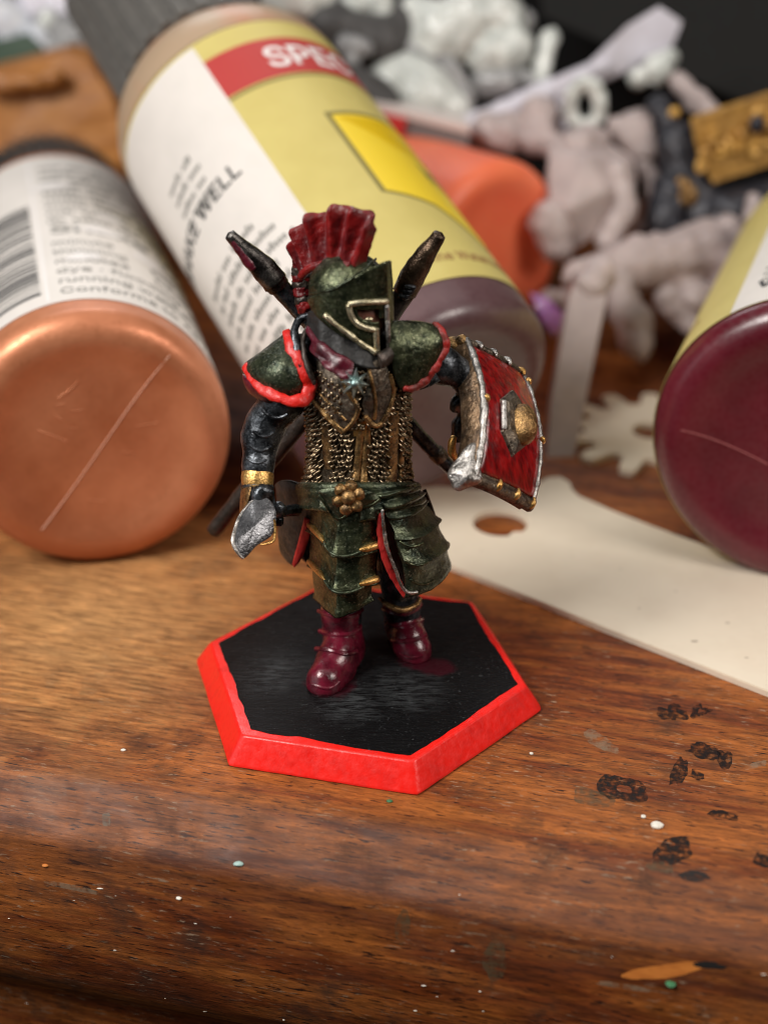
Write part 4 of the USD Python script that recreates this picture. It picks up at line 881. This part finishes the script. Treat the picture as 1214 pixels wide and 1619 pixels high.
# ---------------------------------------------------------------- belt and skirts
tb = []
for (y0, r, d) in ((770, 8, .25), (784, 9, .35)):
    tb.append(tube(curve([T(a, y0 if y0 < 776 else 775, d)+np.array([0, 0, -(max(0, y0-775))*.055]) for a in np.linspace(-1.6, 1.75, 26)], 60), r/Q, 10))
belt = obj('belt', roughen(tb[0], .14, 1.4, 2), LOOK['green_cloth'], W, smooth=True)
def skirt(name, ctrl, mat, seed, thick=.3, disp=None, parent=W, tex=.16, nu=30, nv=34, rnd=.12, label=None, lin=False):
    m, _, _ = sheet(ctrl, nu, nv, thick, disp, rnd=rnd, lin=lin); m = roughen(m, tex, 1.3, seed); return m, obj(name, m, LOOK[mat], parent, smooth=True, label=label)
# waist cloth under the belt, going round
wc, _, _ = sheet([[(470, 766, 2.2), (484, 770, -1.8), (530, 774, -3.8), (585, 774, -4.1), (635, 768, -2.9), (660, 762, 0.4)],
                  [(468, 785, 2.2), (484, 788, -2.2), (530, 790, -4.2), (586, 790, -4.5), (640, 784, -3.2), (666, 776, .4)],
                  [(466, 806, 2.2), (486, 806, -2.4), (530, 810, -4.3), (588, 808, -4.6), (644, 804, -3.3), (672, 796, .5)]], 24, 60, .3, lambda u, v: .16*np.sin(u*13+v*3)*np.clip(v*2.2-.6, 0, 1)+.1*np.sin(u*9))
obj('waist_cloth', roughen(wc, .22, 1.1, 5), LOOK['green_cloth'], W, smooth=True)
back, _, _ = sheet([[(476, 775, .8), (500, 790, 3.8), (570, 800, 4.6), (640, 790, 4.2), (668, 775, 1.6)],
                    [(482, 840, 1.4), (500, 860, 4.4), (570, 880, 5.4), (650, 860, 5.0), (690, 840, 2.2)],
                    [(484, 880, 1.8), (500, 900, 4.6), (570, 925, 5.8), (650, 915, 5.2), (698, 895, 2.6)]], 20, 40, .3)
obj('back_skirt', back, LOOK['dark_leather'], W, smooth=True)
# long tail hanging at the left, red inside
skirt('coat_tail', [[(432, 768, 2.4), (452, 760, 1.2), (478, 770, .2), (492, 792, -.4)], [(436, 810, 2.6), (448, 808, 1.4), (470, 812, .6), (487, 822, .2)], [(438, 850, 2.8), (446, 862, 2.0), (462, 868, 1.2), (478, 852, 1.0)], [(442, 866, 2.9), (452, 884, 2.3), (463, 896, 1.6), (470, 890, 1.4)]], 'dark_leather', 3, tex=.2)
skirt('tail_lining', [[(480, 822, -.15), (490, 824, -.2), (494, 828, -.1)], [(470, 858, .6), (480, 862, .5), (486, 864, .7)], [(460, 893, 1.25), (466, 899, 1.2), (472, 892, 1.4)]], 'lining_red', 4, tex=.08)
# left thigh: three overlapping plates, gold tips
tp = obj
leftc = [
    [[(486, 800, .4), (504, 796, -2.9), (535, 800, -4.5), (572, 806, -4.9), (604, 806, -4.3)], [(486, 822, .2), (505, 826, -3.1), (532, 850, -5.0), (572, 850, -5.2), (603, 838, -4.5)], [(487, 838, .1), (507, 850, -3.3), (530, 880, -5.3), (568, 879, -5.4), (601, 868, -4.6)]],
    [[(487, 836, .2), (506, 846, -3.0), (530, 872, -4.8), (568, 872, -5.0), (600, 860, -4.3)], [(488, 868, .0), (506, 880, -3.1), (531, 908, -5.1), (566, 906, -5.2), (598, 892, -4.5)], [(489, 894, -.1), (508, 905, -3.3), (532, 935, -5.4), (566, 930, -5.4), (594, 922, -4.6)]],
    [[(489, 892, 0), (508, 900, -3.0), (532, 926, -4.9), (566, 922, -5.0), (593, 914, -4.2)], [(493, 920, 0), (510, 932, -2.9), (532, 950, -4.9), (566, 946, -5.0), (590, 934, -4.3)], [(499, 944, .0), (514, 956, -2.7), (535, 974, -4.9), (564, 962, -4.8), (588, 944, -4.2)]]]
for i, c in enumerate(leftc):
    m, o = skirt('thigh_plate', c, 'green_bronze', 11+i, .35, lambda u, v: .55*u**4-.1+.07*np.sin(v*9+u*4), tex=.16, nv=49, lin=True)
    if i < 2:
        y = 838 if i == 0 else 896
        obj('gold_tip', cat_([roughen(tube(hit(m, [(488, y-8), (497, y), (507, y+11), (514, y+22)], .05), [4.2/Q, 5.8/Q, 5/Q, 2/Q], 9), .18, 2.0, i), roughen(tube(hit(m, [(569, y+32-i*4), (580, y+29-i*4), (594, y+24-i*4), (599, y+23-i*4)], .05), [2.5/Q, 6/Q, 6.5/Q, 5/Q], 9), .2, 2.0, i+4)]), LOOK['worn_gold'], o, smooth=True)
        obj('raised_edge', lay(m, [(512, y+18), (530, y+40), (550, y+41), (572, y+33)], 2.6/Q, .02), LOOK['green_cloth'], o, smooth=True)
m, o = skirt('thigh_plate', [[(566, 808, -4.9), (585, 800, -4.9), (606, 806, -4.2)], [(566, 826, -5.2), (585, 824, -5.3), (604, 824, -4.6)]], 'green_cloth', 15, .3, nu=14, nv=18)
# pointed belt flap with a rosette
fm, fo = plate([(502, 776), (520, 771), (556, 773), (590, 778), (602, 790), (588, 800), (562, 808), (533, 824), (518, 806), (508, 790)], lambda x, y: -4.75-.9*np.cos((x-560)/60)+.5, .3, 'green_cloth', 'belt_flap', bulge=.3, tex=.16, seed=3)
obj('flap_border', roughen(lay(fm, [(505, 782), (517, 802), (533, 820), (562, 806), (588, 798), (600, 790)], 2.6/Q, .03), .1, 2), LOOK['green_bronze'], fo, smooth=True)
rc = hit(fm, [(551, 787)])[0]
ro = obj('rosette', cat_([ball(rc-fw*.2+rt*(.82*math.cos(a))+up*(.88*math.sin(a)), (.48, .4, .48), 2, .5, i) for i, a in enumerate(np.arange(6)*math.pi/3+.3)]), LOOK['brown_bronze'], W, smooth=True)
obj('rosette_centre', ball(rc-fw*.55, (.58, .5, .58), 2, .3, 9), LOOK['brown_bronze'], ro, smooth=True)
# right thigh: folds and three broad bands flaring out, red hem
rightc = [
    [[(598, 782, -4.5), (625, 776, -3.9), (648, 772, -2.6), (662, 770, -.2), (664, 772, 2.0)], [(606, 800, -4.6), (632, 798, -4.2), (655, 793, -2.9), (669, 787, -.2), (670, 787, 2.2)], [(612, 820, -4.6), (634, 822, -4.3), (658, 815, -3.0), (673, 802, -.2), (674, 800, 2.4)]],
    [[(611, 812, -4.5), (634, 815, -4.2), (658, 808, -2.9), (672, 797, -.1), (674, 798, 2.4)], [(619, 832, -4.8), (640, 838, -4.5), (664, 831, -3.2), (681, 816, -.2), (682, 815, 2.6)], [(624, 846, -4.8), (645, 852, -4.6), (670, 846, -3.3), (687, 829, -.2), (688, 828, 2.8)]],
    [[(621, 840, -4.7), (643, 846, -4.4), (667, 840, -3.1), (685, 825, -.1), (686, 824, 2.8)], [(630, 864, -5.0), (650, 872, -4.8), (675, 866, -3.5), (694, 850, -.3), (694, 846, 2.8)], [(635, 882, -5.1), (655, 890, -4.9), (680, 884, -3.6), (700, 868, -.3), (700, 862, 2.9)]],
    [[(632, 876, -4.9), (652, 884, -4.6), (677, 878, -3.3), (697, 862, -.2), (698, 858, 2.8)], [(638, 908, -4.9), (655, 914, -4.7), (681, 908, -3.3), (702, 882, -.3), (702, 876, 2.8)], [(641, 938, -4.8), (657, 938, -4.6), (680, 926, -3.2), (701, 902, -.3), (702, 894, 2.8)]]]
for i, c in enumerate(rightc):
    m, o = skirt('skirt_band' if i else 'waist_fold', c, 'green_cloth', 21+i, .35, (lambda u, v: .62*u**3-.08+.10*np.sin(v*8+u*2)) if i else (lambda u, v: .22*np.sin(u*14+v*4)), tex=.18)
    if i in (1, 2, 3): obj('band_ridge', lay(m, [(624+i*8, 826+30*i), (642+i*8, 834+30*i), (661+i*8, 828+30*i)], 2.2/Q, -.02), LOOK['green_bronze'], o, smooth=True)
cen_, _, _ = sheet([[(600, 800, -4.2), (610, 800, -4.2), (622, 812, -3.9)], [(600, 850, -3.6), (614, 856, -4.2), (634, 868, -4.2)], [(604, 905, -2.8), (620, 915, -3.6), (645, 925, -3.8)]], 20, 14, .3)
obj('skirt_gap', roughen(cen_, .2, 1.3, 4), LOOK['dark_leather'], W, smooth=True)
obj('red_hem', roughen(tube(curve([P(603, 812, -4.9), P(602, 838, -4.9), P(607, 868, -4.9), P(617, 898, -4.9), P(630, 924, -4.95), P(641, 942, -5.0)], 50), [4/Q, 6.5/Q, 8/Q, 8/Q, 7/Q, 5/Q], 10), .2, 1.8, 5), LOOK['lining_red'], W, smooth=True)
obj('hem_edge', roughen(tube(curve([P(604, 806, -5.1), P(607, 838, -5.25), P(614, 872, -5.3), P(627, 906, -5.35), P(641, 934, -5.3), P(660, 936, -4.9)], 50), [2.5/Q, 3.2/Q, 2.6/Q, 3/Q, 3.2/Q], 8), .16, 2.4, 6), LOOK['silver'], W, smooth=True)
obj('red_hem', roughen(tube(curve([P(650, 940, -4.6), P(668, 934, -4.0), P(686, 921, -2.6), P(699, 904, -.8), P(703, 884, .2)], 40), [4/Q, 3.5/Q, 4/Q, 3/Q, 2/Q], 8), .14, 2.0, 7), LOOK['lining_red'], W, smooth=True)
obj('knee_cuff', roughen(tube(curve([P(600, 946, .2), P(612, 956, -.6), P(632, 964, -.9), P(652, 960, -.5), P(664, 946, .6)], 30), [3.5/Q, 5/Q, 5.5/Q, 4.5/Q, 3/Q], 8), .2, 2.0, 8), LOOK['brown_bronze'], W, smooth=True)

# ---------------------------------------------------------------- shield
paint('side_bronze', (.045, .028, .017), (.20, .125, .070), (.75, .62, .45), .75, .30, .8, .09, 3.0, (.504, .55), fleck=.2)
paint('dull_bronze', (.20, .11, .045), (.50, .30, .12), (.95, .80, .55), .85, .30, 1.3, .12, 4.0, (.504, .55))
SH = path_for('shield', W); UsdGeom.Xform.Define(stage, SH); origin[SH] = np.zeros(3)
sc0 = P(787, 668, -.3); sce = np.array([5.0, 3.6, -4.3]); scv = np.array([-.35, 8.9, 7.3])
scn = np.cross(sce, scv); scn /= np.linalg.norm(scn)
def SP(a, b, h=0.0):                     # across -.5 .. .5, up -.5 .. .5, height off the face
    return sc0+sce*a+scv*b+scn*(h+1.25*(1-4*b*b)+.25*(1-4*a*a))
def sgrid(a0, a1, b0, b1, h, na=16, nb=40):
    return np.array([[SP(a, b, h) for b in np.linspace(b0, b1, nb)] for a in np.linspace(a0, a1, na)])
obj('shield_board', solid(sgrid(-.5, .5, -.5, .5, -.05), sgrid(-.5, .5, -.5, .5, -1.25)), LOOK['grey_plate'], SH, smooth=30)
obj('red_face', roughen(solid(sgrid(-.44, .45, -.46, .46, .12), sgrid(-.44, .45, -.46, .46, -.2)), .10, 1.2, 3), LOOK['shield_red'], SH, smooth=True)
side = np.array([[SP(-.50-.018*math.sin(w), b, .10-2.0*w/math.pi) for b in np.linspace(-.5, .52, 40)] for w in np.linspace(0, math.pi, 12)])
obj('leather_side', roughen(solid(side, side+sce*.035), .18, 1.1, 4), LOOK['side_bronze'], SH, smooth=True)
edge = lambda a, h, b0=-.5, b1=.5: curve([SP(a, b, h) for b in np.linspace(b0, b1, 12)], 60)
obj('silver_edge', roughen(tube(edge(-.475, .12), [6/Q, 5/Q, 6/Q, 4/Q, 6/Q, 5/Q], 10), .3, 1.6, 5), LOOK['silver'], SH, smooth=True)
obj('silver_edge', roughen(tube(edge(.485, .06), [4.5/Q, 4/Q, 4.5/Q, 4/Q, 3.4/Q], 10), .26, 1.6, 6), LOOK['silver'], SH, smooth=True)
for b_ in (.5, -.5):
    w = curve([SP(a, b_, -.25 if b_ < 0 else -.1) for a in np.linspace(-.5, .5, 8)], 40)
    obj('end_rim', roughen(tube(w, [.5, .52, .5] if b_ < 0 else [.32, .34, .32], 10), .12, 1.6, 7), LOOK['grey_plate'], SH, smooth=True)
    for a in ((-.14, .16, .46) if b_ < 0 else (-.30, -.06, .18, .46)):
        q = [SP(a, b_*.93, .22), SP(a, b_*.985, .34), SP(a, b_*1.04, .05)]
        obj('gold_claw', roughen(tube(curve(q, 14, 2), [2/Q, 4.5/Q, 5.5/Q], 8), .14, 2.2, int(a*100)+60), LOOK['worn_gold' if b_ < 0 or a > .3 else 'silver'], SH, smooth=True)
obj('corner_flare', roughen(hull(np.vstack([ball(SP(-.50, -.30, -.5), (.35,)*3, 1).vertices, ball(SP(-.52, -.49, -.25), (.62,)*3, 2).vertices, ball(SP(-.44, -.5, -.1), (.5,)*3, 2).vertices, ball(SP(-.55, -.46, -1.35), (.62,)*3, 2).vertices, ball(SP(-.52, -.53, -.9), (.5,)*3, 2).vertices])).subdivide_to_size(.3), .35, 1.4, 5), LOOK['silver'], SH, smooth=True)
obj('corner_knob', cat_([ball(SP(-.49, .5, -.2), (.5, .45, .5), 3, .3, 7), ball(SP(-.50, .5, -1.0), (.75, .6, .6), 3, .3, 8)]), LOOK['brown_bronze'], SH, smooth=True)
for a, b_ in ((-.44, .03), (.5, -.06), (.5, .42)):
    obj('stud', ball(SP(a, b_, .2), (.3, .28, .34), 2, .2, 3), LOOK['worn_gold'], SH, smooth=True)
# hexagonal boss plate with a dome
hxp = [(-.23, .07), (-.23, -.17), (-.03, -.30), (.18, -.18), (.20, .06), (.0, .20)]
ring = lambda k, h: [SP(.0+x*k, y*k, h) for x, y in hxp]
pts = np.vstack([ring(1.0, .05), ring(.96, .36), ring(.72, .62), ring(.1, .64)])
obj('boss_plate', hull(pts), LOOK['grey_plate'], SH, smooth=20)
obj('boss_glint', tube([SP(-.215, .05, .40), SP(-.215, -.15, .40)], [5/Q, 6/Q], 8), LOOK['silver'], SH, smooth=True)
dm = trimesh.creation.icosphere(3, 1.0); vd = np.array(dm.vertices)
ue, ve = sce/np.linalg.norm(sce), scv/np.linalg.norm(scv)
dv = SP(.06, -.06, .5)+vd[:, :1]*ue*1.15+vd[:, 1:2]*ve*1.7+vd[:, 2:]*scn*1.15
obj('boss_dome', roughen(trimesh.Trimesh(dv, dm.faces, process=False), .16, 1.6, 4), LOOK['dull_bronze'], SH, smooth=True)
obj('grip_strap', cat_([roughen(tube(curve([P(718, 690, .4), P(714, 704, .1), P(716, 718, .2), P(724, 728, .6)], 16), [5/Q, 7/Q, 7/Q, 4/Q], 9), .14, 2, 3)]), LOOK['worn_gold'], SH, smooth=True)
# ---------------------------------------------------------------- the heap of model parts behind
paint('grey_resin', (.50, .405, .39), (.40, .325, .315), rough=.5, ns=.25, bump=.05, bs=1.2, sss=.1)
paint('lilac_resin', (.70, .68, .76), (.58, .55, .60), rough=.4, ns=.2, bump=.03, bs=1.2)
paint('white_gloss', (.74, .76, .72), (.50, .53, .50), rough=.12, ns=.35, bump=.35, bs=.7, coat=.8)
paint('grey_gloss', (.34, .34, .34), (.22, .22, .225), rough=.25, ns=.3, bump=.1, bs=.9, coat=.5)
paint('black_case', (.006, .006, .006), (.005, .005, .005), rough=.7, spec=.2, ns=.1, bump=.01)
paint('night_blue', (.020, .022, .032), (.045, .042, .048), (.3, .25, .18), .3, .4, .5, .08, 2.0)
paint('old_gold', (.80, .47, .12), (.40, .20, .04), (1.0, .8, .4), .25, .42, .35, .08, 1.6)
paint('old_gold_dark', (.50, .27, .06), (.30, .15, .03), rough=.5, ns=.8, bump=.1)
paint('dim_resin', (.070, .066, .064), (.045, .042, .042), rough=.5, bump=.1, bs=1.5)
paint('purple_gem', (.42, .12, .46), (.62, .30, .66), rough=.15, coat=.6, sss=.3)
paint('caramel_wood', (.46, .19, .045), (.34, .125, .025), rough=.5, stretch=(.2, .9, .9))
paint('forest_green', (.018, .05, .022), rough=.5); paint('pale_blue', (.52, .56, .64), (.66, .66, .68), rough=.35, bump=.05)
paint('card_red', (.55, .03, .025), rough=.5); paint('card_white', (.70, .62, .58), rough=.55); paint('card_grey', (.16, .14, .135), rough=.6)
def R3(q):
    p = at(q[0], q[1], q[2]); return (p, q[3]*(p-CAMP)@fw/FPX)
def lump(chs, h=.4, k=.4, rough=1.0, rs=.75, seed=0):
    c = [[R3(q) for q in ch] for ch in chs]; m = chain_mesh(c, h, k, rough, rs, seed); v = np.array(m.vertices); v[:, 2] = np.maximum(v[:, 2], .03)
    return trimesh.Trimesh(v, m.faces, process=False)
def model(name, label, cat, parts, group=None):
    """parts: (part name, mesh or chains, material)"""
    ms = [(n_, lump(c, seed=i+len(label)) if isinstance(c, list) else c, mt) for i, (n_, c, mt) in enumerate(parts)]
    allv = np.vstack([m.vertices for _, m, _ in ms]); t = thing(name, label, cat, (allv[:, 0].mean(), allv[:, 1].mean(), allv[:, 2].min()), group)
    for n_, m, mt in ms: obj(n_, m, LOOK[mt], t, smooth=50)
    return t
def slab(px4, thick, direction):
    """four or more photo spots with depth, thickened along a direction"""
    p = np.array([at(*q) for q in px4]); d = np.array(direction, float)*thick; return hull(np.vstack([p, p+d]))

# grey unpainted figures, right of the orange bottle
model('grey_figure', 'unpainted grey crouching figure with bent legs left of the maroon bottle', 'model figure', [
    ('torso', [[(960, 430, 74, 34), (1010, 415, 75, 42), (1075, 410, 76, 46), (1120, 400, 77, 44), (1150, 425, 76, 40)], [(1100, 470, 72, 28), (1160, 480, 73, 28)], [(1080, 380, 80, 22), (1120, 365, 81, 22)]], 'grey_resin'),
    ('leg', [[(975, 440, 73, 30), (985, 480, 71, 27), (1002, 512, 69, 30)], [(1002, 512, 69, 30), (1006, 540, 67, 25), (1014, 552, 66, 20)]], 'grey_resin'),
    ('leg', [[(945, 425, 72, 26), (915, 432, 71, 20), (902, 440, 70, 15)], [(1060, 470, 73, 25), (1085, 500, 72, 22), (1095, 515, 71, 18)]], 'grey_resin'),
    ('arm', [[(925, 470, 72, 14), (895, 468, 72, 13), (860, 470, 73, 12)]], 'grey_resin')])
model('grey_bar', 'long flat grey plastic bar standing on the table between shield and toothed wheel', 'plastic bar', [
    ('bar', hull(np.vstack([[at(x, y, d)+np.array([0, k, 0]) for k in (0, 2.6)] for x, y, d in [(912, 440, 60), (966, 442, 60), (958, 470, 58), (908, 720, 44.5), (884, 738, 43.6), (864, 728, 44), (872, 640, 48), (900, 470, 58)]])), 'grey_resin'),
    ('bar_notch', [[(935, 452, 60, 28), (948, 432, 62, 26)]], 'grey_resin')])
model('grey_figure', 'bulky unpainted grey figure lying beside the orange bottle end', 'model figure', [
    ('torso', hull([at(x, y, d) for x, y, d in [(868, 235, 86), (905, 210, 90), (960, 222, 90), (1000, 250, 88), (1006, 285, 86), (985, 320, 83), (940, 372, 80), (905, 396, 80), (862, 400, 82), (852, 380, 84), (930, 250, 82), (900, 330, 78), (870, 320, 80), (960, 300, 80)]]+[at(900, 300, 96), at(960, 300, 96)]).subdivide_to_size(1.2), 'grey_resin'),
    ('head', [[(915, 232, 88, 30), (935, 226, 90, 30)]], 'grey_resin'),
    ('arm', [[(975, 270, 84, 20), (985, 330, 82, 22), (960, 380, 80, 20)], [(870, 350, 80, 34), (880, 390, 79, 26)]], 'grey_resin')])
model('grey_figure', 'small unpainted grey figure leaning between the bulky grey figure and the golden plaque', 'model figure', [
    ('torso', [[(1000, 205, 94, 30), (1018, 235, 93, 28)], [(975, 200, 94, 18), (1030, 190, 95, 22)]], 'grey_resin'),
    ('leg', [[(1020, 258, 92, 15), (1034, 310, 90, 13), (1026, 350, 88, 13), (1012, 368, 87, 13)]], 'grey_resin'),
    ('head', [[(1028, 190, 94, 15)]], 'grey_resin'),
    ('staff', [[(1072, 128, 98, 15), (1100, 158, 97, 18), (1128, 180, 96, 16)]], 'grey_resin')])
# long pale weapon and its glossy figure
wp = [(742, 190, 99), (772, 170, 100), (852, 138, 101), (930, 100, 102), (990, 42, 103), (1040, 12, 104), (1076, 36, 104), (1062, 72, 104), (1000, 108, 103), (930, 140, 102), (860, 165, 101), (770, 205, 100)]
c = np.array([at(*q) for q in wp]); cm = c.mean(0); nn = np.array([.1, -.85, .5]); nn /= np.linalg.norm(nn); kk = len(c)
V = np.vstack([c-nn*.6, c+nn*.6, [cm-nn*.9], [cm+nn*.9]]); F = []
for j in range(kk):
    l2 = (j+1) % kk; F += [[j, l2, kk+l2], [j, kk+l2, kk+j], [2*kk, l2, j], [2*kk+1, kk+j, kk+l2]]
wm = trimesh.Trimesh(V, F, process=False); wm.fix_normals()
model('pale_weapon', 'long pale lilac plastic blade pointing up to the dark corner', 'model weapon', [('blade', wm, 'lilac_resin'), ('shaft', [[(700, 215, 98, 16), (760, 190, 99.5, 17), (850, 150, 100.5, 16), (950, 105, 101.5, 15)]], 'lilac_resin'), ('cross_bar', [[(894, 140, 100, 14), (893, 200, 99, 13)]], 'lilac_resin')])
model('glossy_figure', 'glossy whitish figure of loops and discs under the pale lilac blade', 'model figure', [
    ('wheel', cat_([lump([[(925+24*math.cos(a), 165+36*math.sin(a), 97, 12), (925+24*math.cos(a+.6), 165+36*math.sin(a+.6), 97, 12)]]) for a in np.arange(0, 6.3, .6)]), 'white_gloss'),
    ('arm', [[(868, 58, 106, 16), (860, 100, 104, 14), (852, 130, 103, 13)]], 'white_gloss'), ('arm', [[(830, 30, 108, 18), (822, 55, 107, 12)]], 'grey_gloss'),
    ('foot', [[(1040, 108, 100, 26), (1056, 92, 101, 18)], [(1010, 122, 100, 18)]], 'white_gloss'),
    ('torso', [[(850, 180, 98, 30), (848, 220, 96, 26), (880, 230, 95, 20)], [(800, 210, 97, 34), (770, 205, 98, 28)]], 'grey_resin')])
# big glossy white model
wd = R3((650, 150, 104, 90))
model('white_model', 'large glossy white dome-shaped model with a raised band behind the bottle', 'model', [
    ('dome', lump([[(640, 135, 103, 54), (668, 152, 102, 52), (712, 172, 101, 34)], [(618, 132, 102, 40)]], .5, .9, .3, .4, 3), 'white_gloss'),
    ('band', lump([[(640, 70, 104, 12), (680, 82, 103, 13), (715, 108, 102, 13), (738, 150, 101, 12), (742, 170, 101, 10)]], .4, .5, .2, .6, 4), 'grey_gloss'),
    ('upper_body', lump([[(690, 60, 106, 52), (740, 30, 107, 48), (790, 30, 107, 40)], [(780, 85, 105, 42), (810, 75, 105, 34)], [(660, 20, 107, 30)]], .5, .8, 1.6, .6, 5), 'white_gloss'),
    ('fold', lump([[(770, 130, 103, 26), (800, 128, 102, 22)], [(820, 120, 104, 16), (850, 130, 103, 14)]], .45, .6, .8, .6, 6), 'grey_gloss')])
model('grey_lumps', 'dark grey glossy model parts heaped beside the bottle shoulder', 'model parts', [
    ('lump', lump([[(450, -8, 104, 40), (500, -5, 105, 36)]], .5, .6, 1.2, .5, 7), 'white_gloss'), ('lump', lump([[(600, 0, 106, 22), (606, 30, 105, 15)], [(560, 5, 106, 24)]], .5, .6, .8, .5, 8), 'white_gloss'),
    ('lump', lump([[(545, 70, 100, 18), (580, 75, 100, 12)], [(556, 95, 99, 14)]], .45, .6, .8, .6, 9), 'grey_gloss'), ('lump', lump([[(520, 40, 104, 40), (600, 70, 104, 40), (640, 40, 108, 40)], [(560, 140, 98, 40), (600, 165, 97, 34)]], .5, .8, 1.0, .5, 10), 'dim_resin')])
# dark painted figure with a golden plaque
pq = [(1092, 192), (1130, 180), (1172, 166), (1224, 150), (1262, 140), (1262, 246), (1214, 262), (1168, 276), (1126, 289), (1116, 270), (1108, 250), (1100, 230), (1096, 210)]
pc = np.array([at(x, y, 84+(x-1092)*.02) for x, y in pq]); plq = hull(np.vstack([pc, pc+np.array([.3, 1.6, .3])])).subdivide_to_size(1.2)
plq = roughen(plq, .5, .9, 3); orn = []
r_ = np.random.default_rng(3)
for i in range(22):
    x, y = r_.uniform(1112, 1236), r_.uniform(0, 1); yy = 186-(x-1112)*.31+22+y*60-6; a0 = r_.uniform(0, 6.3); rr = r_.uniform(7, 13)
    orn.append(tube([at(x+rr*(1-u*.6)*math.cos(a0+4.2*u), yy+rr*(1-u*.6)*math.sin(a0+4.2*u), 83.75+(x-1092)*.02) for u in np.linspace(0, 1, 9)], [.62, .5, .35], 6))
gp = model('gold_plaque', 'golden plaque with worn relief scrollwork at the right border, on a dark figure', 'plaque', [('plate', plq, 'old_gold_dark'), ('relief', cat_(orn), 'old_gold'), ('dark_pit', ball(at(1196, 196, 84.6), (1.0, .7, 1.2), 2, .4, 4), 'night_blue')])
model('dark_figure', 'dark blue-black painted figure beneath the golden plaque', 'model figure', [
    ('torso', [[(1070, 225, 90, 34), (1085, 290, 88, 40), (1110, 340, 86, 40), (1170, 340, 85, 44), (1214, 330, 86, 46)], [(1040, 170, 94, 22), (1060, 200, 92, 22)]], 'night_blue'),
    ('leg', [[(1060, 300, 86, 30), (1050, 350, 84, 28), (1056, 380, 83, 26)], [(1140, 350, 83, 26), (1150, 390, 82, 24)]], 'night_blue'),
    ('bronze_trim', [[(1078, 290, 84.5, 13), (1090, 310, 84, 12), (1074, 318, 84, 10)]], 'brown_bronze'), ('gold_stud', ball(R3((1066, 177, 91, 14))[0], (.75,)*3, 2, .4, 2), 'old_gold')])
model('grey_figure', 'small grey figure fragment peeking over the shoulder of the maroon bottle', 'model figure', [('torso', [[(1190, 318, 80, 14), (1184, 345, 79, 10)], [(1150, 360, 80, 22), (1185, 375, 80, 20)]], 'grey_resin')])
model('gem', 'small translucent purple gem-like piece beside the bottle edge', 'gem', [('gem_body', hull([at(x, y, d) for x, y, d in [(838, 462, 64), (866, 470, 62), (892, 498, 61), (888, 524, 61), (874, 532, 61), (856, 505, 60), (848, 480, 66), (880, 500, 65)]]), 'purple_gem')])
# card box under the white model
cb = [(575, 158, 96), (740, 200, 92), (740, 214, 92), (720, 300, 90), (600, 290, 94)]
model('card_box', 'low card box with pale top edge and red end under the glossy white model', 'card box', [
    ('lid_edge', hull(np.vstack([[at(x, y, d)+np.array([0, k, 0]) for k in (0, 5)] for x, y, d in [(572, 158, 93), (742, 200, 89), (742, 211, 89), (572, 170, 93)]])), 'card_white'),
    ('side_panel', hull(np.vstack([[at(x, y, d)+np.array([0, k, 0]) for k in (0, 4)] for x, y, d in [(574, 170, 93.3), (741, 211, 89.3), (735, 330, 87.5), (600, 320, 91)]])), 'card_grey'),
    ('red_end', hull(np.vstack([[at(x, y, d)+np.array([0, k, 0]) for k in (0, 1)] for x, y, d in [(590, 176, 91.8), (642, 188, 90.6), (636, 222, 90.4), (600, 215, 91.4)]])), 'card_red')])
# far left: brown block, green piece, pale blue parts
bb = [(-40, 118, 112), (66, 112, 108), (104, 82, 108), (138, 92, 108), (175, 150, 106), (196, 215, 105), (190, 330, 104), (-40, 330, 104)]
model('wooden_block', 'warm brown wooden piece behind the copper bottle', 'wooden block', [('block', roughen(hull(np.vstack([[at(x, y, d)+np.array([0, k, 0]) for k in (0, 7)] for x, y, d in bb])).subdivide_to_size(1.5), .3, .4, 4), 'caramel_wood'), ('ridge', [[(-20, 130, 106, 16), (60, 128, 105, 15), (92, 122, 105, 12)]], 'caramel_wood')])
model('green_piece', 'dark green flat piece at the far left behind the brown wood', 'plastic piece', [('piece', hull(np.vstack([[at(x, y, d)+np.array([0, k, 0]) for k in (0, 4)] for x, y, d in [(-40, 74, 119), (44, 54, 118), (66, 78, 117), (56, 130, 116), (-40, 136, 118)]])), 'forest_green')])
model('pale_parts', 'pale blue and white plastic parts in the top left corner', 'model parts', [
    ('part', [[(-10, 20, 124, 40), (20, 40, 123, 34)], [(60, 60, 121, 22), (72, 90, 120, 14)]], 'pale_blue'), ('part', [[(95, 5, 126, 30), (112, 20, 124, 16)], [(60, 10, 126, 34)]], 'lilac_resin'),
    ('part', [[(75, 30, 122, 18), (68, 70, 121, 12)]], 'white_gloss'), ('dark_part', [[(100, 48, 122, 26), (130, 60, 121, 26), (86, 78, 121, 22)], [(0, 66, 128, 40)]], 'grey_gloss')])
# black case closing the view behind
t = thing('black_case', 'matt black case standing behind the model parts', 'case', (20, 150, 0))
def box(c0, c1):
    m = trimesh.creation.box(np.array(c1, float)-np.array(c0, float)); m.apply_translation((np.array(c0, float)+np.array(c1, float))/2); return m
obj('case_body', box((-190, 150, 0), (230, 260, 88)), LOOK['black_case'], t); 
lid = hull([at(x, y, d) for x, y, d in [(846, -60, 136), (858, 24, 132), (1010, 92, 126), (1250, 190, 118), (1330, 220, 116), (1330, -80, 130)]]+[at(900, -60, 149), at(1330, -60, 149)])
paint('charcoal', (.014, .0135, .0125), (.012, .0115, .011), rough=.8, bump=.0, spec=.2)
obj('case_lid', lid, LOOK['charcoal'], t)
